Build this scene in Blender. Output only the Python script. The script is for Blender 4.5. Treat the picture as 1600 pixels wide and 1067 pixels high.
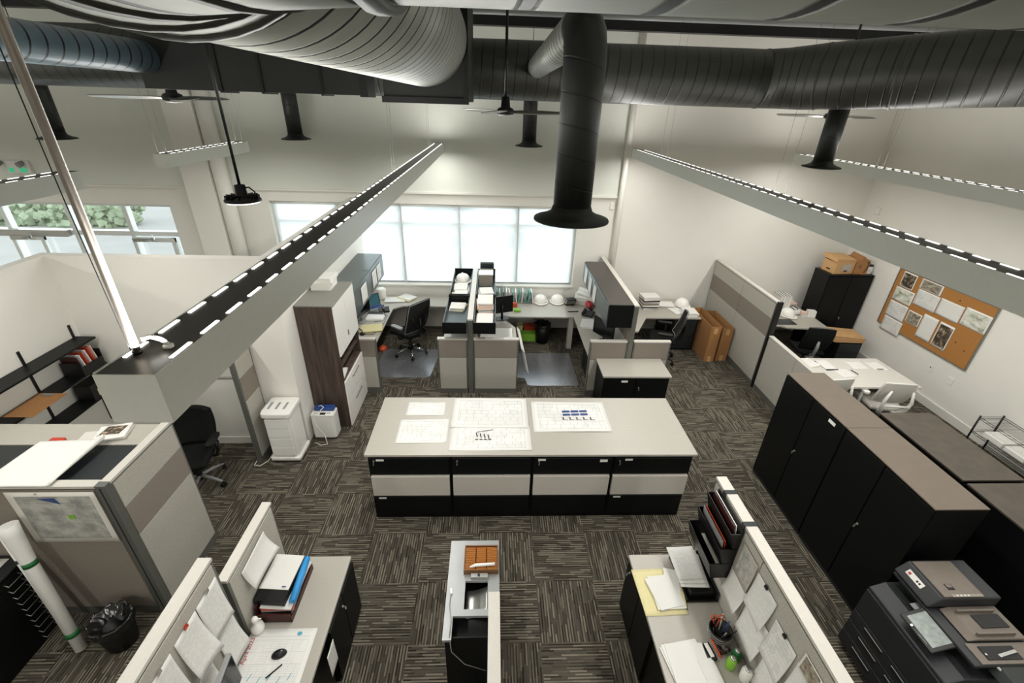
import bpy, bmesh, math, random
from mathutils import Vector, Matrix, Euler
random.seed(7)
R = math.radians
PI = math.pi
for o in list(bpy.data.objects):
    bpy.data.objects.remove(o)
SC = bpy.context.scene
COL = SC.collection

# ------------------------------------------------------------------ camera
cam_d = bpy.data.cameras.new('camera')
cam = bpy.data.objects.new('camera', cam_d)
COL.objects.link(cam)
SC.camera = cam
cam_d.sensor_width = 36.0
cam_d.lens = 36.0 * 706.6 / 1600.0
cam_d.clip_start = 0.02
cam_d.clip_end = 200
_pit, _yaw, _rol = R(27.839), R(2.815), R(-1.83)
_fw = Vector((math.sin(_yaw) * math.cos(_pit), math.cos(_yaw) * math.cos(_pit), -math.sin(_pit)))
_rt = Vector((math.cos(_yaw), -math.sin(_yaw), 0))
_dn = _fw.cross(_rt)
_r2 = math.cos(_rol) * _rt + math.sin(_rol) * _dn
_d2 = -math.sin(_rol) * _rt + math.cos(_rol) * _dn
m = Matrix((_r2, -_d2, -_fw)).transposed().to_4x4()
m.translation = Vector((0, 0, 4.44))
cam.matrix_world = m

# ------------------------------------------------------------------ world, lights, exposure
SC.view_settings.view_transform = 'Standard'
SC.view_settings.look = 'None'
SC.view_settings.gamma = 1.0
SC.view_settings.use_curve_mapping = False
SC.view_settings.exposure = 0.0
SC.cycles.max_bounces = 8
SC.cycles.diffuse_bounces = 5
SC.cycles.transparent_max_bounces = 12
SC.cycles.sample_clamp_indirect = 6.0
world = bpy.data.worlds.new('sky')
SC.world = world
world.use_nodes = True
wn = world.node_tree
wn.nodes['Background'].inputs[0].default_value = (0.93, 0.97, 1.0, 1)
wn.nodes['Background'].inputs[1].default_value = 1.7


def area(name, loc, rot, sx, sy, power, col=(1, 1, 1), spread=180):
    d = bpy.data.lights.new(name, 'AREA')
    d.shape = 'RECTANGLE'
    d.size, d.size_y = sx, sy
    d.energy = power
    d.color = col
    d.spread = R(spread)
    o = bpy.data.objects.new(name, d)
    o.location = loc
    o.rotation_euler = rot
    COL.objects.link(o)
    return o


PENDANT_W = 14.5     # watts per metre of pendant, downwards
UP_W = 10.0            # watts per metre, upwards
FILL_W = 70.0          # watts of one fill lamp added behind the viewpoint
# daylight through the big window and the storefront glazing (lamps stand outside the glass)
area('daylight_window', (-1.3, 9.75, 2.0), (R(-78), 0, 0), 6.2, 2.0, 62, (0.92, 0.98, 1.0))
area('daylight_storefront', (-8.5, 9.75, 1.6), (R(-80), 0, 0), 5.0, 2.4, 90, (0.90, 0.98, 1.0))


# ------------------------------------------------------------------ colours and materials
def C(h):
    h = h.lstrip('#')
    out = []
    for i in (0, 2, 4):
        v = int(h[i:i + 2], 16) / 255.0
        out.append(v / 12.92 if v <= 0.04045 else ((v + 0.055) / 1.055) ** 2.4)
    return (out[0], out[1], out[2], 1)


MATS = {}


def nt_new(name):
    m = bpy.data.materials.new(name)
    m.use_nodes = True
    nt = m.node_tree
    b = nt.nodes['Principled BSDF']
    MATS[name] = m
    return m, nt, b


def N(nt, typ, **kw):
    n = nt.nodes.new(typ)
    for k, v in kw.items():
        setattr(n, k, v)
    return n


def math_n(nt, op, a, b=None, c=None):
    n = nt.nodes.new('ShaderNodeMath')
    n.operation = op
    for i, v in enumerate((a, b, c)):
        if v is None:
            continue
        if isinstance(v, (int, float)):
            n.inputs[i].default_value = v
        else:
            nt.links.new(v, n.inputs[i])
    return n.outputs[0]


def mat(name, col, rough=0.5, metal=0.0, var=0.06, scale=40.0, bump=0.0, spec=0.5, stretch=(1, 1, 1), coat=0.0, emit=None, es=0.0):
    """plain surface with a slight procedural mottling"""
    m, nt, b = nt_new(name)
    tc = N(nt, 'ShaderNodeTexCoord')
    mp = N(nt, 'ShaderNodeMapping')
    mp.inputs['Scale'].default_value = stretch
    nt.links.new(tc.outputs['Object'], mp.inputs[0])
    no = N(nt, 'ShaderNodeTexNoise')
    no.inputs['Scale'].default_value = scale
    no.inputs['Detail'].default_value = 4
    nt.links.new(mp.outputs[0], no.inputs['Vector'])
    cr = N(nt, 'ShaderNodeValToRGB')
    c = C(col)
    cr.color_ramp.elements[0].color = tuple(x * (1 - var) for x in c[:3]) + (1,)
    cr.color_ramp.elements[1].color = tuple(min(1, x * (1 + var)) for x in c[:3]) + (1,)
    cr.color_ramp.elements[0].position = 0.3
    cr.color_ramp.elements[1].position = 0.7
    nt.links.new(no.outputs['Fac'], cr.inputs[0])
    nt.links.new(cr.outputs[0], b.inputs['Base Color'])
    b.inputs['Roughness'].default_value = rough
    b.inputs['Metallic'].default_value = metal
    b.inputs['Specular IOR Level'].default_value = spec
    b.inputs['Coat Weight'].default_value = coat
    if bump:
        bp = N(nt, 'ShaderNodeBump')
        bp.inputs['Strength'].default_value = bump
        bp.inputs['Distance'].default_value = 0.002
        nt.links.new(no.outputs['Fac'], bp.inputs['Height'])
        nt.links.new(bp.outputs[0], b.inputs['Normal'])
    if emit:
        b.inputs['Emission Color'].default_value = C(emit)
        b.inputs['Emission Strength'].default_value = es
    return m


def M(n):
    return MATS[n]


mat('wall_paint', '#e4e2da', 0.75, var=0.012, scale=3)
mat('wall_upper', '#d9dbd2', 0.8, var=0.012, scale=3)
mat('ceiling_deck', '#aeaea8', 0.8, var=0.1, scale=3)
mat('steel_black', '#161616', 0.5, 0.3, var=0.1)
mat('trim_white', '#e2e0d8', 0.45, var=0.01)
mat('frame_white', '#d5d8d5', 0.4, var=0.01)
mat('fabric_light', '#aaa79d', 0.95, var=0.17, scale=110, bump=0.25, spec=0.15)
mat('fabric_dark', '#847c72', 0.95, var=0.13, scale=110, bump=0.25, spec=0.15)
mat('panel_trim', '#6c6d67', 0.4, 0.35, var=0.03)
mat('panel_cap', '#c9c5bc', 0.4, 0.1, var=0.02)
mat('laminate', '#aaa69c', 0.38, var=0.03, scale=8, stretch=(1, 14, 1))
mat('laminate_white', '#cfccc4', 0.35, var=0.01)
mat('metal_black', '#090b0b', 0.45, 0.0, var=0.12, scale=60, spec=0.22)
mat('metal_charcoal', '#23282a', 0.4, 0.2, var=0.06)
mat('bin_steel', '#565f60', 0.3, 0.45, var=0.04)
mat('cab_top_taupe', '#665a4c', 0.55, var=0.06, scale=5)
mat('cab_top_brown', '#4b433a', 0.5, var=0.22, scale=6)
mat('drawer_grey', '#bdb8ae', 0.45, var=0.02)
mat('white_gloss', '#e6e4de', 0.3, var=0.01)
mat('white_plastic', '#e4e3dd', 0.35, var=0.01)
mat('black_plastic', '#101010', 0.4, var=0.05, spec=0.4)
mat('black_fabric', '#111312', 0.9, var=0.2, scale=200, bump=0.3, spec=0.2)
mat('mesh_black', '#232321', 0.8, var=0.35, scale=400, spec=0.25)
mat('mesh_white', '#c9c6be', 0.7, var=0.12, scale=400)
mat('chrome', '#c9c9c6', 0.18, 1.0, var=0.02)
mat('grey_plastic', '#8f9090', 0.45, var=0.03)
mat('light_housing', '#dfe1da', 0.35, 0.0, var=0.015)
mat('light_top', '#35312b', 0.35, 0.3, var=0.05)
mat('cardboard', '#9c6f42', 0.8, var=0.06, scale=12, stretch=(1, 1, 8))
mat('cardboard_pale', '#c39a6a', 0.8, var=0.06, scale=12, stretch=(1, 1, 8))
mat('cork', '#a8743a', 0.9, var=0.16, scale=160, bump=0.4)
mat('aluminium', '#9a9992', 0.35, 0.7, var=0.03)
mat('paper', '#dddcd6', 0.8, var=0.012, scale=20)
mat('paper_cream', '#d8cf9d', 0.75, var=0.02)
mat('paper_pink', '#dfc0ae', 0.8, var=0.02)
mat('blue_cover', '#2d8fd0', 0.4, var=0.03)
mat('blue_dark', '#23407d', 0.5, var=0.05)
mat('red_cover', '#b8371f', 0.45, var=0.05)
mat('orange_red', '#c8502c', 0.5, var=0.05)
mat('teal_folder', '#5f9b91', 0.5, var=0.05)
mat('green_bright', '#7fb63a', 0.5, var=0.1)
mat('green_band', '#15602f', 0.5, var=0.05)
mat('maroon', '#3a1512', 0.5, var=0.1)
mat('ink_black', '#141414', 0.6)
mat('ink_red', '#b0353a', 0.6)
mat('ink_teal', '#5aa2b5', 0.6)
mat('orange_weave', '#c07a2c', 0.5, var=0.3, scale=30, stretch=(2, 60, 1))
mat('foliage', '#b3c2a4', 0.8, var=0.25, scale=3)
mat('asphalt_pale', '#c4c5c2', 0.9, var=0.05, scale=1)
mat('building_pale', '#dcdcd6', 0.9, var=0.02, scale=1)
mat('green_glass', '#2f6b2f', 0.3)
mat('helmet_white', '#eceae4', 0.25, var=0.01)
mat('tan_plastic', '#8a8377', 0.45, 0.1, var=0.03)
mat('screen_glow', '#7d847f', 0.25, var=0.25, scale=30, emit='#8a928c', es=0.25)
mat('screen_off', '#0c0e10', 0.15)
mat('screen_lit', '#27454a', 0.3, emit='#37707a', es=0.35)
mat('blue_led', '#2244ff', 0.3, emit='#2b55ff', es=4.0)
mat('exit_green', '#2f9a6c', 0.4, emit='#39b07f', es=0.6)
mat('led', '#ffffff', 0.3, emit='#fffdf5', es=2.5)
mat('diffuser', '#ffffff', 0.4, emit='#fff6e8', es=2.5)
mat('leather_brown', '#5a3420', 0.5, var=0.2)
mat('stem_steel', '#7a736a', 0.35, 0.5, var=0.04)
mat('wire_grey', '#2c2c2a', 0.5)
mat('post_metal', '#6f716c', 0.35, 0.4, var=0.03)
mat('top_grey', '#85857d', 0.45, 0.1, var=0.03)
mat('bin_top', '#3f3a35', 0.35, 0.2, var=0.05)
mat('wood_tray', '#6e4a2a', 0.5, var=0.15)
mat('silver', '#b9b9b4', 0.3, 0.8, var=0.03)
mat('desk_grey', '#9fa2a1', 0.35, 0.35, var=0.03, scale=6)


def mat_duct(name, col, rough, metal, pitch, seam=0.06):
    """round spiral duct: UV.x is metres along the duct, UV.y the turn"""
    m, nt, b = nt_new(name)
    uv = N(nt, 'ShaderNodeUVMap')
    sp = N(nt, 'ShaderNodeSeparateXYZ')
    nt.links.new(uv.outputs[0], sp.inputs[0])
    u = math_n(nt, 'DIVIDE', sp.outputs[0], pitch)
    s = math_n(nt, 'ADD', u, sp.outputs[1])
    fr = math_n(nt, 'FRACT', s)
    d = math_n(nt, 'ABSOLUTE', math_n(nt, 'SUBTRACT', fr, 0.5))
    line = math_n(nt, 'MULTIPLY', math_n(nt, 'SUBTRACT', seam, d), 2.2 / seam)
    line = math_n(nt, 'MINIMUM', math_n(nt, 'MAXIMUM', line, 0.0), 1.0)
    tc = N(nt, 'ShaderNodeTexCoord')
    no = N(nt, 'ShaderNodeTexNoise')
    no.inputs['Scale'].default_value = 5
    no.inputs['Detail'].default_value = 6
    nt.links.new(tc.outputs['Object'], no.inputs['Vector'])
    mx = N(nt, 'ShaderNodeMix', data_type='RGBA')
    c = C(col)
    cr = N(nt, 'ShaderNodeValToRGB')
    cr.color_ramp.elements[0].position = 0.3
    cr.color_ramp.elements[1].position = 0.75
    cr.color_ramp.elements[0].color = tuple(x * 0.85 for x in c[:3]) + (1,)
    cr.color_ramp.elements[1].color = tuple(min(1, x * 1.15) for x in c[:3]) + (1,)
    nt.links.new(no.outputs['Fac'], cr.inputs[0])
    nt.links.new(line, mx.inputs[0])
    nt.links.new(cr.outputs[0], mx.inputs[6])
    mx.inputs[7].default_value = (0.006, 0.006, 0.006, 1)
    nt.links.new(mx.outputs[2], b.inputs['Base Color'])
    b.inputs['Roughness'].default_value = rough
    b.inputs['Metallic'].default_value = metal
    bp = N(nt, 'ShaderNodeBump')
    bp.inputs['Strength'].default_value = 0.6
    bp.inputs['Distance'].default_value = 0.006
    h = math_n(nt, 'ADD', math_n(nt, 'MULTIPLY', line, -1.0), math_n(nt, 'MULTIPLY', no.outputs['Fac'], 0.4))
    nt.links.new(h, bp.inputs['Height'])
    nt.links.new(bp.outputs[0], b.inputs['Normal'])
    return m


mat_duct('duct_grey', '#85877f', 0.48, 0.3, 0.15, 0.09)
mat_duct('duct_dark', '#32332e', 0.45, 0.3, 0.14, 0.08)
mat_duct('duct_daylight_tint', '#5f717a', 0.4, 0.3, 0.14, 0.08)  # bluish daylight reflection put into the base colour of a grey duct
mat_duct('duct_smooth', '#1d201d', 0.5, 0.2, 0.16, 0.03)


def mat_carpet():
    m, nt, b = nt_new('carpet_tiles')
    tc = N(nt, 'ShaderNodeTexCoord')
    sp = N(nt, 'ShaderNodeSeparateXYZ')
    nt.links.new(tc.outputs['Object'], sp.inputs[0])
    T = 0.61
    u = math_n(nt, 'DIVIDE', math_n(nt, 'ADD', sp.outputs[0], 0.135), T)
    v = math_n(nt, 'DIVIDE', math_n(nt, 'SUBTRACT', sp.outputs[1], 3.01), T)
    iu = math_n(nt, 'FLOOR', u)
    iv = math_n(nt, 'FLOOR', v)
    fu = math_n(nt, 'FRACT', u)
    fv = math_n(nt, 'FRACT', v)
    par = math_n(nt, 'FLOORED_MODULO', math_n(nt, 'ADD', iu, iv), 2.0)   # 0 or 1

    def mix(f, a, c):
        return math_n(nt, 'ADD', math_n(nt, 'MULTIPLY', f, c), math_n(nt, 'MULTIPLY', math_n(nt, 'SUBTRACT', 1.0, f), a))
    # tile (-2, 0) has stripes running along y: parity 0 -> across = u
    across = mix(par, fu, fv)
    along = mix(par, fv, fu)
    ln = math_n(nt, 'FLOOR', math_n(nt, 'MULTIPLY', across, 46.0))
    cx = N(nt, 'ShaderNodeCombineXYZ')
    nt.links.new(ln, cx.inputs[0]); nt.links.new(iu, cx.inputs[1]); nt.links.new(iv, cx.inputs[2])
    w1 = N(nt, 'ShaderNodeTexWhiteNoise', noise_dimensions='3D')
    nt.links.new(cx.outputs[0], w1.inputs['Vector'])
    seg = math_n(nt, 'FLOOR', math_n(nt, 'ADD', math_n(nt, 'MULTIPLY', along, 4.0), math_n(nt, 'MULTIPLY', w1.outputs['Value'], 7.0)))
    cy = N(nt, 'ShaderNodeCombineXYZ')
    nt.links.new(ln, cy.inputs[0]); nt.links.new(seg, cy.inputs[1])
    nt.links.new(math_n(nt, 'ADD', math_n(nt, 'MULTIPLY', iu, 17.0), math_n(nt, 'MULTIPLY', iv, 5.3)), cy.inputs[2])
    w2 = N(nt, 'ShaderNodeTexWhiteNoise', noise_dimensions='3D')
    nt.links.new(cy.outputs[0], w2.inputs['Vector'])
    alt = math_n(nt, 'FLOORED_MODULO', ln, 2.0)
    val = math_n(nt, 'ADD', math_n(nt, 'MULTIPLY', w2.outputs['Value'], 0.6), math_n(nt, 'MULTIPLY', alt, 0.4))
    cr = N(nt, 'ShaderNodeValToRGB')
    e = cr.color_ramp.elements
    e[0].position = 0.0; e[0].color = C('#38352c')
    e[1].position = 1.0; e[1].color = C('#9b9484')
    for p, c in ((0.22, '#4a463d'), (0.4, '#5d584e'), (0.62, '#6a655a'), (0.8, '#8d8678')):
        k = cr.color_ramp.elements.new(p); k.color = C(c)
    nt.links.new(val, cr.inputs[0])
    no = N(nt, 'ShaderNodeTexNoise')
    no.inputs['Scale'].default_value = 500
    nt.links.new(tc.outputs['Object'], no.inputs['Vector'])
    mx = N(nt, 'ShaderNodeMix', data_type='RGBA', blend_type='MULTIPLY')
    mx.inputs[0].default_value = 0.6
    nt.links.new(cr.outputs[0], mx.inputs[6])
    nt.links.new(no.outputs['Fac'], mx.inputs[7])
    g = N(nt, 'ShaderNodeGamma'); g.inputs[1].default_value = 1.06
    nt.links.new(mx.outputs[2], g.inputs[0])
    nt.links.new(g.outputs[0], b.inputs['Base Color'])
    b.inputs['Roughness'].default_value = 0.95
    b.inputs['Specular IOR Level'].default_value = 0.1
    bp = N(nt, 'ShaderNodeBump')
    bp.inputs['Strength'].default_value = 0.5
    bp.inputs['Distance'].default_value = 0.004
    nt.links.new(val, bp.inputs['Height'])
    nt.links.new(bp.outputs[0], b.inputs['Normal'])


mat_carpet()


def mat_wood():
    m, nt, b = nt_new('dark_wood')
    tc = N(nt, 'ShaderNodeTexCoord')
    mp = N(nt, 'ShaderNodeMapping')
    mp.inputs['Scale'].default_value = (22, 22, 1.6)
    nt.links.new(tc.outputs['Object'], mp.inputs[0])
    no = N(nt, 'ShaderNodeTexNoise')
    no.inputs['Scale'].default_value = 1.0
    no.inputs['Detail'].default_value = 6
    no.inputs['Distortion'].default_value = 0.6
    nt.links.new(mp.outputs[0], no.inputs['Vector'])
    cr = N(nt, 'ShaderNodeValToRGB')
    cr.color_ramp.elements[0].position = 0.3; cr.color_ramp.elements[0].color = C('#2e2520')
    cr.color_ramp.elements[1].position = 0.75; cr.color_ramp.elements[1].color = C('#5b4c42')
    nt.links.new(no.outputs['Fac'], cr.inputs[0])
    nt.links.new(cr.outputs[0], b.inputs['Base Color'])
    b.inputs['Roughness'].default_value = 0.5


mat_wood()


def mat_print(name, base, ink, kind, amount=0.5, colour_spots=None, scale=1.0):
    """printed sheet: kind 'text' rows of writing, 'plan' thin line drawing, 'photo' picture blotches, 'map'"""
    m, nt, b = nt_new(name)
    tc = N(nt, 'ShaderNodeTexCoord')
    G = tc.outputs['UV']
    sp = N(nt, 'ShaderNodeSeparateXYZ')
    nt.links.new(G, sp.inputs[0])
    u, v = sp.outputs[0], sp.outputs[1]
    oi = N(nt, 'ShaderNodeObjectInfo')

    def inside(x, lo, hi):
        return math_n(nt, 'MULTIPLY', math_n(nt, 'GREATER_THAN', x, lo), math_n(nt, 'LESS_THAN', x, hi))
    frame = math_n(nt, 'MULTIPLY', inside(u, 0.08, 0.93), inside(v, 0.08, 0.92))
    off = N(nt, 'ShaderNodeVectorMath', operation='ADD')
    nt.links.new(G, off.inputs[0]); 
    cmb = N(nt, 'ShaderNodeCombineXYZ')
    rr = math_n(nt, 'MULTIPLY', oi.outputs['Random'], 37.0)
    nt.links.new(rr, cmb.inputs[2])
    nt.links.new(cmb.outputs[0], off.inputs[1])
    if kind == 'text':
        rows = math_n(nt, 'FRACT', math_n(nt, 'MULTIPLY', v, 26.0 * scale))
        rowm = math_n(nt, 'LESS_THAN', rows, 0.42)
        no = N(nt, 'ShaderNodeTexNoise')
        mp = N(nt, 'ShaderNodeMapping'); mp.inputs['Scale'].default_value = (9, 26, 1)
        nt.links.new(off.outputs[0], mp.inputs[0]); nt.links.new(mp.outputs[0], no.inputs['Vector'])
        no.inputs['Scale'].default_value = 1.0
        msk = math_n(nt, 'MULTIPLY', rowm, math_n(nt, 'GREATER_THAN', no.outputs['Fac'], 0.47))
        fac = math_n(nt, 'MULTIPLY', math_n(nt, 'MULTIPLY', msk, frame), amount)
    elif kind in ('plan', 'map'):
        br = N(nt, 'ShaderNodeTexBrick')
        br.inputs['Scale'].default_value = 4.0 * scale
        br.inputs['Mortar Size'].default_value = 0.012
        br.inputs['Brick Width'].default_value = 0.7
        br.inputs['Row Height'].default_value = 0.45
        br.offset_frequency = 3
        br.squash = 0.55
        br.squash_frequency = 2
        br.offset = 0.37
        nt.links.new(off.outputs[0], br.inputs['Vector'])
        br2 = N(nt, 'ShaderNodeTexBrick')
        br2.inputs['Scale'].default_value = 11.0 * scale
        br2.inputs['Mortar Size'].default_value = 0.02
        br2.inputs['Brick Width'].default_value = 0.31
        nt.links.new(off.outputs[0], br2.inputs['Vector'])
        no = N(nt, 'ShaderNodeTexNoise')
        no.inputs['Scale'].default_value = 3.2
        nt.links.new(off.outputs[0], no.inputs['Vector'])
        patch = math_n(nt, 'GREATER_THAN', no.outputs['Fac'], 0.5)
        f = math_n(nt, 'MAXIMUM', br.outputs['Fac'], math_n(nt, 'MULTIPLY', br2.outputs['Fac'], patch))
        fac = math_n(nt, 'MULTIPLY', math_n(nt, 'MULTIPLY', f, frame), amount)
        # sheet border line and title block
        e1 = math_n(nt, 'SUBTRACT', frame, math_n(nt, 'MULTIPLY', inside(u, 0.086, 0.924), inside(v, 0.09, 0.91)))
        fac = math_n(nt, 'MAXIMUM', fac, math_n(nt, 'MULTIPLY', e1, 0.35))
    else:
        no = N(nt, 'ShaderNodeTexNoise')
        no.inputs['Scale'].default_value = 5.0 * scale
        no.inputs['Detail'].default_value = 8
        nt.links.new(off.outputs[0], no.inputs['Vector'])
        fac = math_n(nt, 'MULTIPLY', frame, 1.0)
    mx = N(nt, 'ShaderNodeMix', data_type='RGBA')
    nt.links.new(fac, mx.inputs[0])
    mx.inputs[6].default_value = C(base)
    if kind in ('photo',):
        cr = N(nt, 'ShaderNodeValToRGB')
        cr.color_ramp.elements[0].position = 0.3; cr.color_ramp.elements[0].color = C(colour_spots[0])
        cr.color_ramp.elements[1].position = 0.7; cr.color_ramp.elements[1].color = C(colour_spots[2])
        k = cr.color_ramp.elements.new(0.5); k.color = C(colour_spots[1])
        nt.links.new(no.outputs['Fac'], cr.inputs[0])
        nt.links.new(cr.outputs[0], mx.inputs[7])
    else:
        mx.inputs[7].default_value = C(ink)
    out = mx.outputs[2]
    if kind == 'map':
        mm = N(nt, 'ShaderNodeMix', data_type='RGBA')
        no3 = N(nt, 'ShaderNodeTexNoise'); no3.inputs['Scale'].default_value = 6; no3.inputs['Detail'].default_value = 7
        nt.links.new(off.outputs[0], no3.inputs['Vector'])
        cr = N(nt, 'ShaderNodeValToRGB')
        cr.color_ramp.elements[0].position = 0.35; cr.color_ramp.elements[0].color = C('#8f8f89')
        cr.color_ramp.elements[1].position = 0.65; cr.color_ramp.elements[1].color = C('#bdbcb4')
        nt.links.new(no3.outputs['Fac'], cr.inputs[0])
        nt.links.new(frame, mm.inputs[0]); mm.inputs[6].default_value = C(base); nt.links.new(cr.outputs[0], mm.inputs[7])
        nt.links.new(mm.outputs[2], mx.inputs[6])
    nt.links.new(out, b.inputs['Base Color'])
    b.inputs['Roughness'].default_value = 0.75
    return m


mat_print('sheet_text', '#dddcd7', '#66666a', 'text', 0.2)
mat_print('sheet_plan', '#dddcd7', '#6c6f78', 'plan', 0.5)
mat_print('sheet_map', '#d6d3c9', '#6d6f6c', 'map', 0.45)
mat_print('photo_dark', '#e2dfd8', '#000000', 'photo', 1, ('#1e2a1a', '#4d4030', '#b9a58e'))
mat_print('photo_brown', '#e2dfd8', '#000000', 'photo', 1, ('#4b4238', '#8d8175', '#a9b08c'))
mat_print('photo_pale', '#e6e4de', '#000000', 'photo', 1, ('#6f6f5c', '#c7c9b8', '#e3e4de'), scale=0.7)
mat_print('calendar_sheet', '#dddcd7', '#9aa3ab', 'plan', 0.35, scale=0.9)

# window mesh shades: let most light through
m, nt, b = nt_new('shade_cloth')
tr = N(nt, 'ShaderNodeBsdfTransparent')
tl = N(nt, 'ShaderNodeBsdfTranslucent')
tl.inputs[0].default_value = (0.9, 0.92, 0.93, 1)
mxs = N(nt, 'ShaderNodeMixShader'); mxs.inputs[0].default_value = 0.4
nt.links.new(tr.outputs[0], mxs.inputs[1]); nt.links.new(tl.outputs[0], mxs.inputs[2])
nt.links.new(mxs.outputs[0], nt.nodes['Material Output'].inputs[0])

m, nt, b = nt_new('glass')
gl = N(nt, 'ShaderNodeBsdfGlossy'); gl.inputs['Roughness'].default_value = 0.02
tr = N(nt, 'ShaderNodeBsdfTransparent'); tr.inputs[0].default_value = (0.94, 0.97, 0.97, 1)
mxs = N(nt, 'ShaderNodeMixShader'); mxs.inputs[0].default_value = 0.06
nt.links.new(tr.outputs[0], mxs.inputs[1]); nt.links.new(gl.outputs[0], mxs.inputs[2])
nt.links.new(mxs.outputs[0], nt.nodes['Material Output'].inputs[0])

m, nt, b = nt_new('mat_vinyl')     # see-through chair mat
gl = N(nt, 'ShaderNodeBsdfGlossy'); gl.inputs['Roughness'].default_value = 0.25; gl.inputs[0].default_value = (0.9, 0.93, 1, 1)
tr = N(nt, 'ShaderNodeBsdfTransparent'); tr.inputs[0].default_value = (0.75, 0.76, 0.78, 1)
df = N(nt, 'ShaderNodeBsdfDiffuse'); df.inputs[0].default_value = (0.45, 0.46, 0.48, 1)
m1 = N(nt, 'ShaderNodeMixShader'); m1.inputs[0].default_value = 0.35
m2 = N(nt, 'ShaderNodeMixShader'); m2.inputs[0].default_value = 0.22
nt.links.new(tr.outputs[0], m1.inputs[1]); nt.links.new(df.outputs[0], m1.inputs[2])
nt.links.new(m1.outputs[0], m2.inputs[1]); nt.links.new(gl.outputs[0], m2.inputs[2])
nt.links.new(m2.outputs[0], nt.nodes['Material Output'].inputs[0])
MATS['led'].cycles.emission_sampling = 'NONE'
MATS['screen_glow'].cycles.emission_sampling = 'NONE'


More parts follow.
